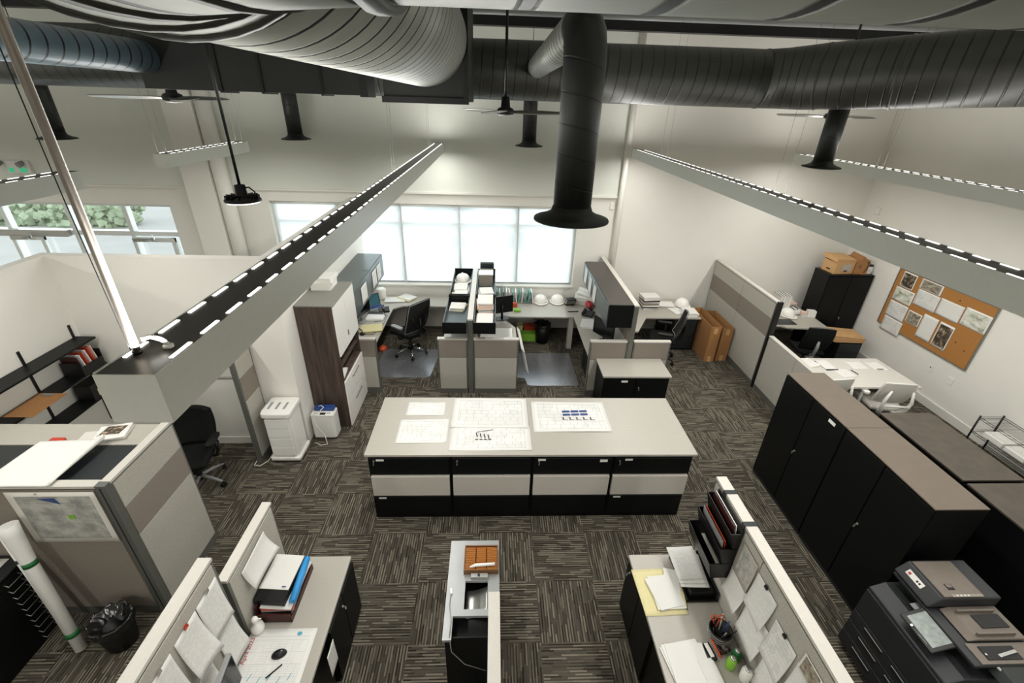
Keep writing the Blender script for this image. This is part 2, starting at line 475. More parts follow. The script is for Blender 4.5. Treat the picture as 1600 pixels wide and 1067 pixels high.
# ------------------------------------------------------------------ mesh helpers
class MB:
    def __init__(self):
        self.bm = bmesh.new()
        self.uv = None

    def _mat(self, faces, mi):
        for f in faces:
            f.material_index = mi

    def box(self, x0, x1, y0, y1, z0, z1, mi=0, rz=0, piv=None):
        vs = [self.bm.verts.new(p) for p in ((x0, y0, z0), (x1, y0, z0), (x1, y1, z0), (x0, y1, z0), (x0, y0, z1), (x1, y0, z1), (x1, y1, z1), (x0, y1, z1))]
        fs = [self.bm.faces.new([vs[i] for i in q]) for q in ((3, 2, 1, 0), (4, 5, 6, 7), (0, 1, 5, 4), (1, 2, 6, 5), (2, 3, 7, 6), (3, 0, 4, 7))]
        self._mat(fs, mi)
        if rz:
            c = Vector(piv) if piv else Vector(((x0 + x1) / 2, (y0 + y1) / 2, (z0 + z1) / 2))
            bmesh.ops.rotate(self.bm, verts=vs, cent=c, matrix=Matrix.Rotation(rz, 3, 'Z'))
        return vs

    def cbox(self, c, s, rot=(0, 0, 0), mi=0):
        vs = self.box(-s[0] / 2, s[0] / 2, -s[1] / 2, s[1] / 2, -s[2] / 2, s[2] / 2, mi)
        mt = Matrix.Translation(c) @ Euler(rot).to_matrix().to_4x4()
        bmesh.ops.transform(self.bm, verts=vs, matrix=mt)
        return vs

    def prism(self, pts, z0, z1, mi=0, axis='Z'):
        """polygon extruded: pts are 2-D; axis Z: (x,y) up z; axis X: (y,z) along x; axis Y: (x,z) along y"""
        def P(a, b, c):
            return {'Z': (a, b, c), 'X': (c, a, b), 'Y': (a, c, b)}[axis]
        lo = [self.bm.verts.new(P(a, b, z0)) for a, b in pts]
        hi = [self.bm.verts.new(P(a, b, z1)) for a, b in pts]
        n = len(pts)
        fs = [self.bm.faces.new(lo[::-1]), self.bm.faces.new(hi)]
        for i in range(n):
            fs.append(self.bm.faces.new((lo[i], lo[(i + 1) % n], hi[(i + 1) % n], hi[i])))
        self._mat(fs, mi)
        bmesh.ops.recalc_face_normals(self.bm, faces=fs)
        return lo + hi

    def cyl(self, p0, p1, r0, r1=None, n=20, mi=0, caps=True):
        r1 = r0 if r1 is None else r1
        self.tube([p0, p1], [r0, r1], n, mi, caps)

    def tube(self, pts, r, n=12, mi=0, caps=True, uvs=False):
        pts = [Vector(p) for p in pts]
        rr = r if isinstance(r, (list, tuple)) else [r] * len(pts)
        if uvs and self.uv is None:
            self.uv = self.bm.loops.layers.uv.new('UVMap')
        up = None
        rings = []
        L = 0
        Ls = []
        for i, p in enumerate(pts):
            if i:
                L += (p - pts[i - 1]).length
            Ls.append(L)
            if i == 0:
                t = pts[1] - pts[0]
            elif i == len(pts) - 1:
                t = pts[-1] - pts[-2]
            else:
                t = (pts[i + 1] - p).normalized() + (p - pts[i - 1]).normalized()
            t.normalize()
            if up is None:
                up = Vector((0, 0, 1)) if abs(t.z) < 0.9 else Vector((0, 1, 0))
            a = (up - t * up.dot(t)).normalized()
            up = a
            b2 = t.cross(a)
            rings.append([self.bm.verts.new(p + (a * math.cos(2 * PI * k / n) + b2 * math.sin(2 * PI * k / n)) * rr[i]) for k in range(n)])
        fs = []
        for i in range(len(rings) - 1):
            for k in range(n):
                f = self.bm.faces.new((rings[i][k], rings[i][(k + 1) % n], rings[i + 1][(k + 1) % n], rings[i + 1][k]))
                f.smooth = True
                fs.append(f)
                if uvs:
                    for lp, (ui, vi) in zip(f.loops, ((Ls[i], k), (Ls[i], k + 1), (Ls[i + 1], k + 1), (Ls[i + 1], k))):
                        lp[self.uv].uv = (ui, vi / n)
        if caps:
            fs.append(self.bm.faces.new(rings[0][::-1]))
            fs.append(self.bm.faces.new(rings[-1]))
        self._mat(fs, mi)
        bmesh.ops.recalc_face_normals(self.bm, faces=fs)

    def lathe(self, prof, c=(0, 0, 0), n=28, mi=0, closed=False):
        """prof: (radius, z) list, axis z through c"""
        rings = []
        for r, z in prof:
            if r < 1e-5:
                rings.append([self.bm.verts.new((c[0], c[1], c[2] + z))])
            else:
                rings.append([self.bm.verts.new((c[0] + r * math.cos(2 * PI * k / n), c[1] + r * math.sin(2 * PI * k / n), c[2] + z)) for k in range(n)])
        fs = []
        for i in range(len(rings) - 1):
            A, B = rings[i], rings[i + 1]
            for k in range(n):
                k2 = (k + 1) % n
                if len(A) == 1 and len(B) == 1:
                    continue
                if len(A) == 1:
                    f = self.bm.faces.new((A[0], B[k], B[k2]))
                elif len(B) == 1:
                    f = self.bm.faces.new((A[k], A[k2], B[0]))
                else:
                    f = self.bm.faces.new((A[k], A[k2], B[k2], B[k]))
                f.smooth = True
                fs.append(f)
        for ring in (rings[0], rings[-1]):
            if len(ring) > 2:
                fs.append(self.bm.faces.new(ring))
        self._mat(fs, mi)
        bmesh.ops.recalc_face_normals(self.bm, faces=fs)

    def sheet(self, nx, ny, fn, th=0.0, mi=0, smooth=True):
        """grid surface fn(u,v)->point with UV, thickness th along its normal"""
        if self.uv is None:
            self.uv = self.bm.loops.layers.uv.new('UVMap')
        P = [[Vector(fn(i / nx, j / ny)) for j in range(ny + 1)] for i in range(nx + 1)]

        def nrm(i, j):
            a = P[min(i + 1, nx)][j] - P[max(i - 1, 0)][j]
            b2 = P[i][min(j + 1, ny)] - P[i][max(j - 1, 0)]
            return a.cross(b2).normalized()
        top = [[self.bm.verts.new(P[i][j] + nrm(i, j) * th / 2) for j in range(ny + 1)] for i in range(nx + 1)]
        bot = [[self.bm.verts.new(P[i][j] - nrm(i, j) * th / 2) for j in range(ny + 1)] for i in range(nx + 1)] if th else None
        fs = []

        def face(vs, uvs):
            f = self.bm.faces.new(vs)
            f.smooth = smooth
            f.material_index = mi
            for lp, q in zip(f.loops, uvs):
                lp[self.uv].uv = q
            fs.append(f)
        for i in range(nx):
            for j in range(ny):
                q = ((i / nx, j / ny), ((i + 1) / nx, j / ny), ((i + 1) / nx, (j + 1) / ny), (i / nx, (j + 1) / ny))
                face((top[i][j], top[i + 1][j], top[i + 1][j + 1], top[i][j + 1]), q)
                if th:
                    face((bot[i][j + 1], bot[i + 1][j + 1], bot[i + 1][j], bot[i][j]), (q[3], q[2], q[1], q[0]))
        if th:
            z4 = ((0, 0),) * 4
            for i in range(nx):
                face((bot[i][0], bot[i + 1][0], top[i + 1][0], top[i][0]), z4)
                face((top[i][ny], top[i + 1][ny], bot[i + 1][ny], bot[i][ny]), z4)
            for j in range(ny):
                face((top[0][j], top[0][j + 1], bot[0][j + 1], bot[0][j]), z4)
                face((bot[nx][j], bot[nx][j + 1], top[nx][j + 1], top[nx][j]), z4)

    def rbox(self, w, d, h, r, c=(0, 0, 0), n=5, mi=0):
        """rounded-corner slab (corners round in plan), centre of base at c"""
        pts = []
        for cx, cy, a0 in ((w / 2 - r, d / 2 - r, 0), (-w / 2 + r, d / 2 - r, 90), (-w / 2 + r, -d / 2 + r, 180), (w / 2 - r, -d / 2 + r, 270)):
            for k in range(n + 1):
                a = R(a0 + 90 * k / n)
                pts.append((c[0] + cx + r * math.cos(a), c[1] + cy + r * math.sin(a)))
        self.prism(pts, c[2], c[2] + h, mi)

    def build(self, name, mats, parent=None, label=None, bevel=0.0, loc=None):
        """link as one mesh object; vertices are in world space (or in the parent's space for a prototype at 0,0,0)"""
        me = bpy.data.meshes.new(name)
        off = Vector((0, 0, 0))
        p = parent
        while p is not None:
            off += p.location
            p = p.parent
        if loc is not None:
            off = off + Vector(loc)
        elif parent is None:
            zs = [v.co for v in self.bm.verts]
            off = Vector(((min(v.x for v in zs) + max(v.x for v in zs)) / 2, (min(v.y for v in zs) + max(v.y for v in zs)) / 2, min(v.z for v in zs)))
            loc = off.copy()
        bmesh.ops.translate(self.bm, verts=self.bm.verts, vec=-off)
        self.bm.to_mesh(me)
        self.bm.free()
        if isinstance(mats, str):
            mats = [mats]
        for q in mats:
            me.materials.append(MATS[q])
        o = bpy.data.objects.new(name, me)
        COL.objects.link(o)
        if parent is not None:
            o.parent = parent
            if loc is not None:
                o.location = loc
        else:
            o.location = loc
        if label:
            o['label'] = label
        if bevel:
            bv = o.modifiers.new('bevel', 'BEVEL')
            bv.width = bevel
            bv.segments = 2
            bv.limit_method = 'ANGLE'
            bv.angle_limit = R(50)
        return o


def tag(o, label, cat, group=None):
    o['label'] = label
    o['category'] = cat
    if group:
        o['group'] = group
    return o


def thing(name, label, cat, loc=(0, 0, 0), group=None):
    o = bpy.data.objects.new(name, None)
    o.empty_display_size = 0.1
    COL.objects.link(o)
    o.location = loc
    return tag(o, label, cat, group)


def struct(o):
    o['kind'] = 'structure'
    return o


def bx(name, mats, parent, *dims, bevel=0.0, label=None):
    b = MB()
    b.box(*dims)
    return b.build(name, mats, parent, label, bevel)


def dup(root, loc, rz=0, label=None, group=None, rot=None):
    def cp(o, par):
        c = o.copy()
        COL.objects.link(c)
        c.parent = par
        for ch in o.children:
            cp(ch, c)
        return c
    r = cp(root, None)
    r.location = loc
    r.rotation_euler = rot if rot else (0, 0, rz)
    if label:
        r['label'] = label
    if group:
        r['group'] = group
    return r


def text_part(name, s, matn, parent, size, loc, rot, label=None, extrude=0.0008):
    cu = bpy.data.curves.new(name, 'FONT')
    cu.body = s
    cu.size = size
    cu.extrude = extrude
    cu.align_x = 'CENTER'
    cu.align_y = 'CENTER'
    tmp = bpy.data.objects.new('tmp', cu)
    COL.objects.link(tmp)
    dg = bpy.context.evaluated_depsgraph_get()
    me = bpy.data.meshes.new_from_object(tmp.evaluated_get(dg))
    bpy.data.objects.remove(tmp)
    me.materials.clear()
    me.materials.append(MATS[matn])
    o = bpy.data.objects.new(name, me)
    COL.objects.link(o)
    off = Vector((0, 0, 0))
    p = parent
    while p is not None:
        off += p.location
        p = p.parent
    o.parent = parent
    o.location = Vector(loc) - off
    o.rotation_euler = rot
    if label:
        o['label'] = label
    return o


# ================================================================== THE ROOM
YW, XR, XL, YB, ZC = 9.1, 7.5, -13.0, -3.5, 5.75
b = MB(); b.box(XL, XR, YB, YW, -0.1, 0)
struct(b.build('floor', 'carpet_tiles', loc=(0, 0, 0)))
struct(bx('ceiling', 'ceiling_deck', None, XL, XR, YB, YW + 0.3, ZC, ZC + 0.1))
struct(bx('wall_right', 'wall_paint', None, XR, XR + 0.2, YB, YW + 0.3, 0, ZC))
struct(bx('wall_left', 'wall_paint', None, XL - 0.2, XL, YB, YW + 0.3, 0, ZC))
struct(bx('wall_back', 'wall_paint', None, XL, XR, YB - 0.2, YB, 0, ZC))
# window wall with two openings
W1 = (-4.33, 1.70, 0.98, 2.64)
W2 = (-10.6, -6.2, 0.0, 2.52)
b = MB()
b.box(XL, W2[0], YW, YW + 0.28, 0, 2.88)
b.box(W2[0], W2[1], YW, YW + 0.28, W2[3], 2.88)
b.box(W2[1], W1[0], YW, YW + 0.28, 0, 2.88)
b.box(W1[0], W1[1], YW, YW + 0.28, 0, W1[2])
b.box(W1[0], W1[1], YW, YW + 0.28, W1[3], 2.88)
b.box(W1[1], XR, YW, YW + 0.28, 0, 2.88)
struct(b.build('wall_far', 'wall_paint'))
struct(bx('wall_upper', 'wall_upper', None, XL, 2.45, YW - 0.06, YW + 0.28, 2.88, ZC))
struct(bx('wall_corner', 'wall_paint', None, 2.45, XR, YW, YW + 0.28, 2.88, ZC))
# window 1: frame, mullions, transom, glass
b = MB()
for x in (-4.33, -3.12, -1.9, -0.73, 0.44, 1.70 - 0.08):
    b.box(x, x + 0.08, YW + 0.12, YW + 0.22, W1[2], W1[3])
for z in (W1[2], 2.22, W1[3] - 0.05):
    b.box(W1[0], W1[1], YW + 0.121, YW + 0.219, z, z + 0.05)
w = struct(b.build('window_1', 'frame_white'))
g = bx('window_pane', 'glass', w, W1[0], W1[1], YW + 0.165, YW + 0.172, W1[2], W1[3])
bx('window_sill', 'trim_white', w, W1[0] - 0.03, W1[1] + 0.03, YW - 0.03, YW + 0.12, W1[2] - 0.03, W1[2] + 0.005, bevel=0.004)
# roller shades, pulled down in front of each bay
xs = (-4.30, -3.07, -1.84, -0.68, 0.50, 1.66)
where = ('leftmost, above the grey overhead bins', 'second from left, behind the long pendant', 'behind the mesh back desk chair', 'left of the big hanging duct outlet', 'rightmost, below the big hanging duct outlet')
for i in range(5):
    t = thing('roller_shade', 'pale mesh roller shade pulled down over the window, ' + where[i], 'window shade', (0.5 * (xs[i] + xs[i + 1]), YW + 0.07, 1.0), 'roller shades on the big window')
    bx('shade_fabric', 'shade_cloth', t, xs[i] + 0.015, xs[i + 1] - 0.015, YW + 0.069, YW + 0.071, 1.03, 2.60)
    b = MB(); b.cyl((xs[i] + 0.01, YW + 0.07, 2.605), (xs[i + 1] - 0.01, YW + 0.07, 2.605), 0.028)
    b.build('shade_tube', 'white_plastic', t)
    b = MB(); b.cyl((xs[i] + 0.015, YW + 0.07, 1.02), (xs[i + 1] - 0.015, YW + 0.07, 1.02), 0.012)
    b.build('bottom_bar', 'grey_plastic', t)
# window 2: storefront glazing and doors, left
b = MB()
for x in (-10.6, -9.5, -8.28, -7.2, -6.28):
    b.box(x, x + 0.08, YW + 0.1, YW + 0.22, 0, W2[3])
for z, h in ((0, 0.12), (1.88, 0.09), (W2[3] - 0.06, 0.06)):
    b.box(W2[0], W2[1], YW + 0.101, YW + 0.219, z, z + h)
w = struct(b.build('window_2', 'frame_white'))
bx('window_pane', 'glass', w, W2[0], W2[1], YW + 0.16, YW + 0.167, 0, W2[3])
for i, (x0, x1) in enumerate(((-9.46, -8.84), (-7.16, -6.34))):
    b = MB()
    b.box(x0, x0 + 0.07, YW + 0.03, YW + 0.08, 0.02, 1.86)
    b.box(x1 - 0.07, x1, YW + 0.03, YW + 0.08, 0.02, 1.86)
    b.box(x0, x1, YW + 0.031, YW + 0.079, 0.02, 0.25)
    b.box(x0, x1, YW + 0.031, YW + 0.079, 1.78, 1.86)
    d = struct(b.build('door_%d' % (i + 1), 'frame_white'))
    bx('door_closer', 'silver', d, x0 + 0.06, x0 + 0.4, YW - 0.05, YW + 0.03, 1.80, 1.88, bevel=0.006)
    b = MB(); b.tube([(x0 + 0.3, YW - 0.06, 1.84), (x0 + 0.62, YW - 0.2, 1.85), (x0 + 0.45, YW - 0.02, 1.93)], 0.012, 8)
    b.build('closer_arm', 'silver', d)
bx('door_header', 'silver', w, -10.4, -8.33, YW + 0.0, YW + 0.11, 1.86, 1.99, bevel=0.005)
# outside
o = tag(bx('parking_lot', 'asphalt_pale', None, -40, 30, YW + 0.6, 60, -0.2, -0.1), 'pale sunlit pavement outside the windows', 'pavement')
o['kind'] = 'structure'
b = MB()
for k in range(900):
    x, y, z = random.uniform(-22, -13.5), random.uniform(17.3, 18.3), random.uniform(-0.1, 0.8)
    r = random.uniform(0.1, 0.28)
    b.cbox((x, y, z), (r, r, r * 0.8), (random.random() * 3, random.random() * 3, random.random() * 3))
o = tag(b.build('hedge', 'foliage'), 'green hedge outside beyond the storefront glazing at far left', 'hedge')
o['kind'] = 'stuff'
t = tag(bx('parked_van', 'building_pale', None, -2.9, 1.6, 15.4, 17.3, 0.25, 1.9, bevel=0.15), 'pale van parked outside, faint behind the window shades', 'van')
bx('van_window', 'ink_black', t, -2.3, -0.6, 15.37, 15.42, 1.2, 1.7)
for x in (-2.0, 0.8):
    b = MB(); b.cyl((x, 15.38, 0.22), (x, 15.6, 0.22), 0.32)
    b.build('wheel', 'ink_black', t)

# bulkhead ledge line, pilaster and round column pipe between the windows
struct(bx('trim_1', 'trim_white', None, XL, 2.44, YW - 0.09, YW - 0.0, 2.85, 2.885))
struct(bx('wall_pilaster', 'wall_paint', None, -5.62, -5.12, YW - 0.3, YW, 0, ZC))
b = MB(); b.cyl((-4.98, YW - 0.2, 0), (-4.98, YW - 0.2, ZC), 0.13, n=32)
struct(b.build('wall_column', 'wall_paint'))
b = MB(); b.cyl((2.47, YW - 0.14, 0), (2.47, YW - 0.14, ZC), 0.055, n=20)
t = tag(b.build('rain_pipe', 'trim_white'), 'white vertical pipe in the corner right of the big window', 'pipe')
# low drywall partitions of the left offices (2.74 m tall)
struct(bx('wall_nook', 'wall_paint', None, -5.27, -2.63, 5.21, 5.33, 0, 2.74))
struct(bx('wall_office_left', 'wall_paint', None, -5.27, -5.15, YB, 5.21, 0, 2.74))
struct(bx('wall_office_side', 'wall_paint', None, -2.77, -2.63, 5.33, YW, 0, 2.74))
b = MB(); b.box(-5.15, -3.14, 5.196, 5.21, 0, 0.11)
struct(b.build('baseboard_nook', 'trim_white'))
struct(bx('baseboard_right', 'trim_white', None, XR - 0.016, XR, YB, YW, 0, 0.14))
struct(bx('baseboard_far', 'trim_white', None, -2.6, XR - 0.02, YW - 0.014, YW, 0, 0.1))
struct(bx('trim_2', 'steel_black', None, XL, XR, 7.9, 8.06, 5.42, ZC))
struct(bx('trim_3', 'steel_black', None, XL, XR, 3.2, 3.4, 5.45, ZC))
b = MB(); b.cyl((-3, 7.5, 5.52), (7.4, 7.5, 5.52), 0.035)
tag(b.build('sprinkler_pipe', 'grey_plastic'), 'thin grey sprinkler pipe running under the ceiling beam', 'pipe')

# ================================================================== DUCTWORK
def arc(c, r, a0, a1, n, plane='XY', z=0):
    out = []
    for k in range(n + 1):
        a = R(a0 + (a1 - a0) * k / n)
        if plane == 'XY':
            out.append((c[0] + r * math.cos(a), c[1] + r * math.sin(a), z))
        elif plane == 'YZ':
            out.append((c[0], c[1] + r * math.cos(a), c[2] + r * math.sin(a)))
    return out


def ring(t, c, axis, r, w=0.03, dr=0.012, m_='duct_dark'):
    c = Vector(c); a = Vector(axis).normalized()
    b = MB()
    b.tube([c - a * w / 2, c - a * w / 2 + a * 0.002, c + a * w / 2 - a * 0.002, c + a * w / 2], [r, r + dr, r + dr, r], 48, caps=False)
    b.build('seam_band', m_, t)


# big duct overhead: straight run along the room, elbow, cross run right above the viewpoint
t = thing('overhead_duct', 'huge grey spiral duct bending overhead in the foreground', 'duct', (-0.615, 2.8, 4.46))
b = MB(); b.tube([(-0.615, 4.6, 4.915), (-0.615, 1.12, 4.915)], 0.375, 64, uvs=True)
b.build('straight_run', 'duct_grey', t)
path = [(-0.615 + 0.5 * (1 - math.cos(R(a))), 1.12 - 0.5 * math.sin(R(a)), 4.915 - 0.015 * a / 90) for a in (0, 22.5, 45, 67.5, 90)]
b = MB(); b.tube(path, [0.375, 0.375, 0.375, 0.375, 0.365], 64, uvs=True)
b.build('elbow', 'duct_grey', t)
for i, a in enumerate((2, 22.5, 45, 67.5, 88)):
    p = (-0.615 + 0.5 * (1 - math.cos(R(a))), 1.12 - 0.5 * math.sin(R(a)), 4.915 - 0.015 * a / 90)
    ring(t, p, (math.sin(R(a)), -math.cos(R(a)), 0), 0.377 - 0.011 * a / 90, 0.025, 0.01)

b = MB(); b.tube([(-0.115, 0.62, 4.90), (2.9, 0.62, 4.90)], 0.365, 64, uvs=True)
b.build('cross_run', 'duct_grey', t)

# plenum box where that duct meets the far cross duct
t = tag(bx('plenum_box', 'duct_smooth', None, -0.985, -0.25, 4.62, 6.2, 4.43, 5.5, bevel=0.006), 'black rectangular duct box at the far end of the big grey spiral duct', 'duct box')
b = MB()
b.box(-1.0, -0.23, 4.6, 4.64, 4.41, 4.46); b.box(-0.27, -0.23, 4.60, 4.66, 4.46, 5.5)
b.build('flange', 'steel_black', t)

# far cross duct with diagonal run to the right
YD = 6.75
t = thing('main_duct', 'long black spiral duct crossing the room below the ceiling', 'duct', (0.5, YD, 4.45))
b = MB(); b.tube([(-6.5, YD, 4.80), (3.5, YD, 4.80)], 0.335, 48, uvs=True)
b.build('cross_run', 'duct_dark', t)
d = 1 / math.sqrt(2)
b = MB(); b.tube([(3.5, YD, 4.80), (3.75, YD - 0.06, 4.81), (3.98, YD - 0.23, 4.82), (4.1, YD - 0.35, 4.83), (7.2, YD - 3.45, 5.03)], [0.335, 0.345, 0.36, 0.365, 0.375], 48, uvs=True)
b.build('diagonal_run', 'duct_dark', t)
ring(t, (3.5, YD, 4.80), (1, 0, 0), 0.336, 0.02, 0.006); ring(t, (4.1, YD - 0.35, 4.83), (d, -d, 0), 0.365, 0.02, 0.006); ring(t, (4.65, YD - 0.9, 4.865), (d, -d, 0), 0.368, 0.03, 0.008)

# black rectangular duct, upper left, and the smaller duct that meets it
t = tag(bx('rectangular_duct', 'duct_smooth', None, -3.42, -1.3, 5.2, 5.5, 4.46, 4.95, bevel=0.004), 'black rectangular duct hanging left of the big spiral duct', 'duct')
for x, w_ in ((-2.7, 0.025), (-2.3, 0.025), (-1.72, 0.025), (-1.34, 0.08)):
    bx('flange', 'steel_black', t, x, x + w_, 5.185, 5.515, 4.445, 4.965)
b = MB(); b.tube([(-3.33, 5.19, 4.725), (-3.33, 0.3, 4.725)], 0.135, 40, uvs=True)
tag(b.build('side_duct', 'duct_daylight_tint'), 'grey round duct with bluish daylight painted on, along the upper left edge', 'duct')

# drop outlets with flared flange
def drop(x, y, z0, z1, r, label, bend=None):
    t = thing('duct_outlet', label, 'duct outlet', (x, y, z0), 'black drop outlets hanging from the ducts')
    if bend:
        path = [(x, y, z0 + 0.05), (x, y, z1 - 0.2)] + [(x, y + 0.2 - 0.2 * math.cos(R(a)), z1 - 0.2 + 0.2 * math.sin(R(a))) for a in (25, 50, 75, 90)] + [(x + 0.02, bend, z1)]
        b = MB(); b.tube(path[:6], r, 32, uvs=True); b.build('drop_pipe', 'duct_smooth', t)
        b = MB(); b.tube(path[5:], r, 32, uvs=True); b.build('branch_pipe', 'duct_grey', t)
    else:
        b = MB(); b.tube([(x, y, z0 + 0.05), (x, y, z1)], r, 28, uvs=True); b.build('drop_pipe', 'duct_smooth', t)
        if y > 7:
            b = MB(); b.tube([(x, y + 0.1, z1 - 0.02), (x, YD + 0.28, z1 - 0.10)], r * 0.95, 28, uvs=True); b.build('branch_pipe', 'duct_dark', t)
            b = MB(); b.cyl((x, y, z1), (x, y, ZC), 0.005, n=6); b.build('hanger_rod', 'steel_black', t)
    b = MB()
    b.lathe([(r + 0.001, 0.09), (r * 1.12, 0.055), (r * 1.5, 0.03), (r * 2.0, 0.012), (r * 2.02, 0.0), (r * 1.9, 0.0), (r * 1.2, 0.02), (r * 0.9, 0.03)], (x, y, z0))
    b.build('flange', 'duct_smooth', t)
    b = MB()
    b.lathe([(r * 1.75, -0.004), (r * 1.4, -0.02), (0, -0.022)], (x, y, z0 + 0.006))
    b.build('damper_disc', 'grey_plastic', t)
    return t


drop(0.50, 2.94, 3.78, 4.83, 0.12, 'large black duct outlet hanging in the centre foreground', bend=YD - 0.3)
drop(0.61, 8.6, 3.77, 4.95, 0.12, 'small black duct outlet hanging behind the centre fan')
drop(4.5, 6.48, 3.77, 4.6, 0.12, 'black duct outlet hanging below the diagonal duct at right')
drop(-3.43, 8.7, 3.77, 4.95, 0.12, 'black duct outlet between the left fan and the long pendant')
drop(-6.5, 7.6, 3.77, 4.95, 0.12, 'black duct outlet at upper left behind the steel rod')
drop(-4.72, 4.3, 3.77, 4.7, 0.12, 'black duct outlet cut off by the left edge of the picture')

# ================================================================== PENDANTS
def pendant(x, y0, y1, label, wires=(), w=0.16, wdx=(-0.05, 0.05), group='long square light bars'):
    zt, h = 3.78, 0.155
    t = thing('pendant_light', label, 'ceiling light', (x, (y0 + y1) / 2, zt - h), group)
    b = MB()
    b.box(x - w / 2, x - w / 2 + 0.004, y0, y1, zt - h, zt)
    b.box(x + w / 2 - 0.004, x + w / 2, y0, y1, zt - h, zt)
    b.box(x - w / 2 + 0.004, x + w / 2 - 0.004, y0, y0 + 0.004, zt - h, zt)
    b.box(x - w / 2 + 0.004, x + w / 2 - 0.004, y1 - 0.004, y1, zt - h, zt)
    b.build('housing', 'light_housing', t)
    bx('top_plate', 'light_top', t, x - w / 2 + 0.004, x + w / 2 - 0.004, y0 + 0.004, y1 - 0.004, zt - 0.012, zt - 0.002)
    bx('diffuser', 'diffuser', t, x - w / 2 + 0.006, x + w / 2 - 0.006, y0 + 0.006, y1 - 0.006, zt - h + 0.02, zt - h + 0.026)
    n = int((y1 - y0 - 0.12) / 0.152)
    me = None
    for k in range(n):
        for s in (-1, 1):
            yy = y0 + 0.09 + 0.152 * k
            if me is None:
                b = MB(); b.box(x - 0.0055, x + 0.0055, (y0 + y1) / 2 - 0.046, (y0 + y1) / 2 + 0.046, zt - h, zt - h + 0.003)
                o = b.build('led_strip', 'led', t); me = o
            else:
                o = me.copy(); COL.objects.link(o)
            o.location = (s * (w / 2 - 0.017), yy + 0.05 - (y0 + y1) / 2, h - 0.002)
    for j, wy in enumerate(wires):
        b = MB()
        b.tube([(x + wdx[0], wy, zt), (x + wdx[0], wy, ZC)], 0.0011, 5)
        b.tube([(x + wdx[1], wy, zt), (x + wdx[1], wy, ZC)], 0.0011, 5)
        b.build('suspension_wire', 'wire_grey', t)
    L = area('pendant_lamp', (x, (y0 + y1) / 2, zt - h - 0.005), (0, 0, 0), w - 0.02, y1 - y0 - 0.02, PENDANT_W * (y1 - y0), (1.0, 0.982, 0.945), 175)
    U = area('pendant_uplight', (x, (y0 + y1) / 2, zt + 0.02), (PI, 0, 0), w - 0.02, y1 - y0 - 0.02, UP_W * (y1 - y0), (1.0, 0.98, 0.94))
    return t


PT = pendant(-0.965, 1.04, 8.72, 'long silver light bar at left, its square near end over the corner cubicle', wires=(4.9, 7.7), wdx=(-0.065, -0.04))
pendant(2.54, 0.9, 8.6, 'long silver light bar at right, running out of the right side of the picture', wires=(4.1, 7.2))
pendant(5.43, 1.2, 8.5, 'far right silver light bar close to the right wall', wires=(6.6,))
pendant(-7.2, -1.5, 6.3, 'added silver light bar brightening the upper left wall, beyond the left edge of the picture', group='added unseen light bars at left')  # this bar and the next are unseen, added to brighten the upper left wall
pendant(-10.4, -1.5, 8.0, 'added farthest left silver fill light bar, beyond the left edge of the picture', group='added unseen light bars at left')
pendant(-3.98, 5.95, 7.95, 'short silver light bar hanging before the pilaster', wires=(6.0, 7.85), group='short silver light bars at upper left')
pendant(-3.85, 1.9, 4.5, 'silver light bar at the left edge of the picture', wires=(), group='short silver light bars at upper left')
# stem, cord and socket at the near end of the left bar
b = MB(); b.cyl((-1.01, 1.16, 3.78), (-1.01, 1.16, ZC), 0.0105, n=16)
b.build('stem', 'stem_steel', PT, 'steel stem')
b = MB(); b.tube([(-1.022, 1.155, 3.79), (-1.026, 1.15, 4.2), (-1.026, 1.15, ZC)], 0.0013, 8)
b.build('power_cord', 'ink_black', PT)
b = MB(); b.lathe([(0.012, 0), (0.012, 0.008), (0.004, 0.012)], (-1.01, 1.16, 3.778)); b.build('stem_socket', 'steel_black', PT)
b = MB(); b.tube([(-0.99, 1.165, 3.82), (-0.975, 1.18, 3.822), (-0.955, 1.19, 3.808), (-0.945, 1.195, 3.79)], 0.0065, 10)
b.lathe([(0.014, 0), (0.014, 0.008), (0.009, 0.012)], (-0.945, 1.195, 3.779))
b.build('cable_boot', 'white_plastic', PT)

# round high bay lamps: one in the picture, unseen ones added behind the viewpoint as fill
def fill_light(x, y, z):
    d = bpy.data.lights.new('bay_fill_light', 'AREA')
    d.shape = 'DISK'; d.size = 0.28; d.energy = FILL_W; d.color = (1.0, 0.98, 0.94)
    o = bpy.data.objects.new('bay_fill_light', d); o.location = (x, y, z - 0.02); COL.objects.link(o)


t = thing('high_bay_lamp', 'round black high bay lamp hanging on a black rod', 'ceiling light', (-2.32, 4.4, 3.56))
b = MB(); b.cyl((-2.32, 4.4, 3.68), (-2.32, 4.4, ZC), 0.013); b.build('rod', 'black_plastic', t)
b = MB(); b.lathe([(0.02, 0.16), (0.045, 0.155), (0.05, 0.07), (0.06, 0.06), (0.13, 0.045), (0.155, 0.03), (0.158, 0.012), (0.15, 0.01), (0.0, 0.012)], (-2.32, 4.4, 3.55)); b.build('housing', 'black_plastic', t)
b = MB()
for k in range(14):
    a = 2 * PI * k / 14
    b.cbox((-2.32 + 0.1 * math.cos(a), 4.4 + 0.1 * math.sin(a), 3.6), (0.09, 0.006, 0.035), (0, 0, a))
b.build('cooling_fins', 'black_plastic', t)
b = MB(); b.lathe([(0.148, 0.0), (0.14, -0.01), (0, -0.012)], (-2.32, 4.4, 3.56)); b.build('lens', 'diffuser', t)
b = MB(); b.tube([(-2.29, 4.4, 3.68), (-2.23, 4.38, 3.69), (-2.18, 4.37, 3.65), (-2.2, 4.37, 3.6)], 0.007, 8); b.build('cable', 'black_plastic', t)
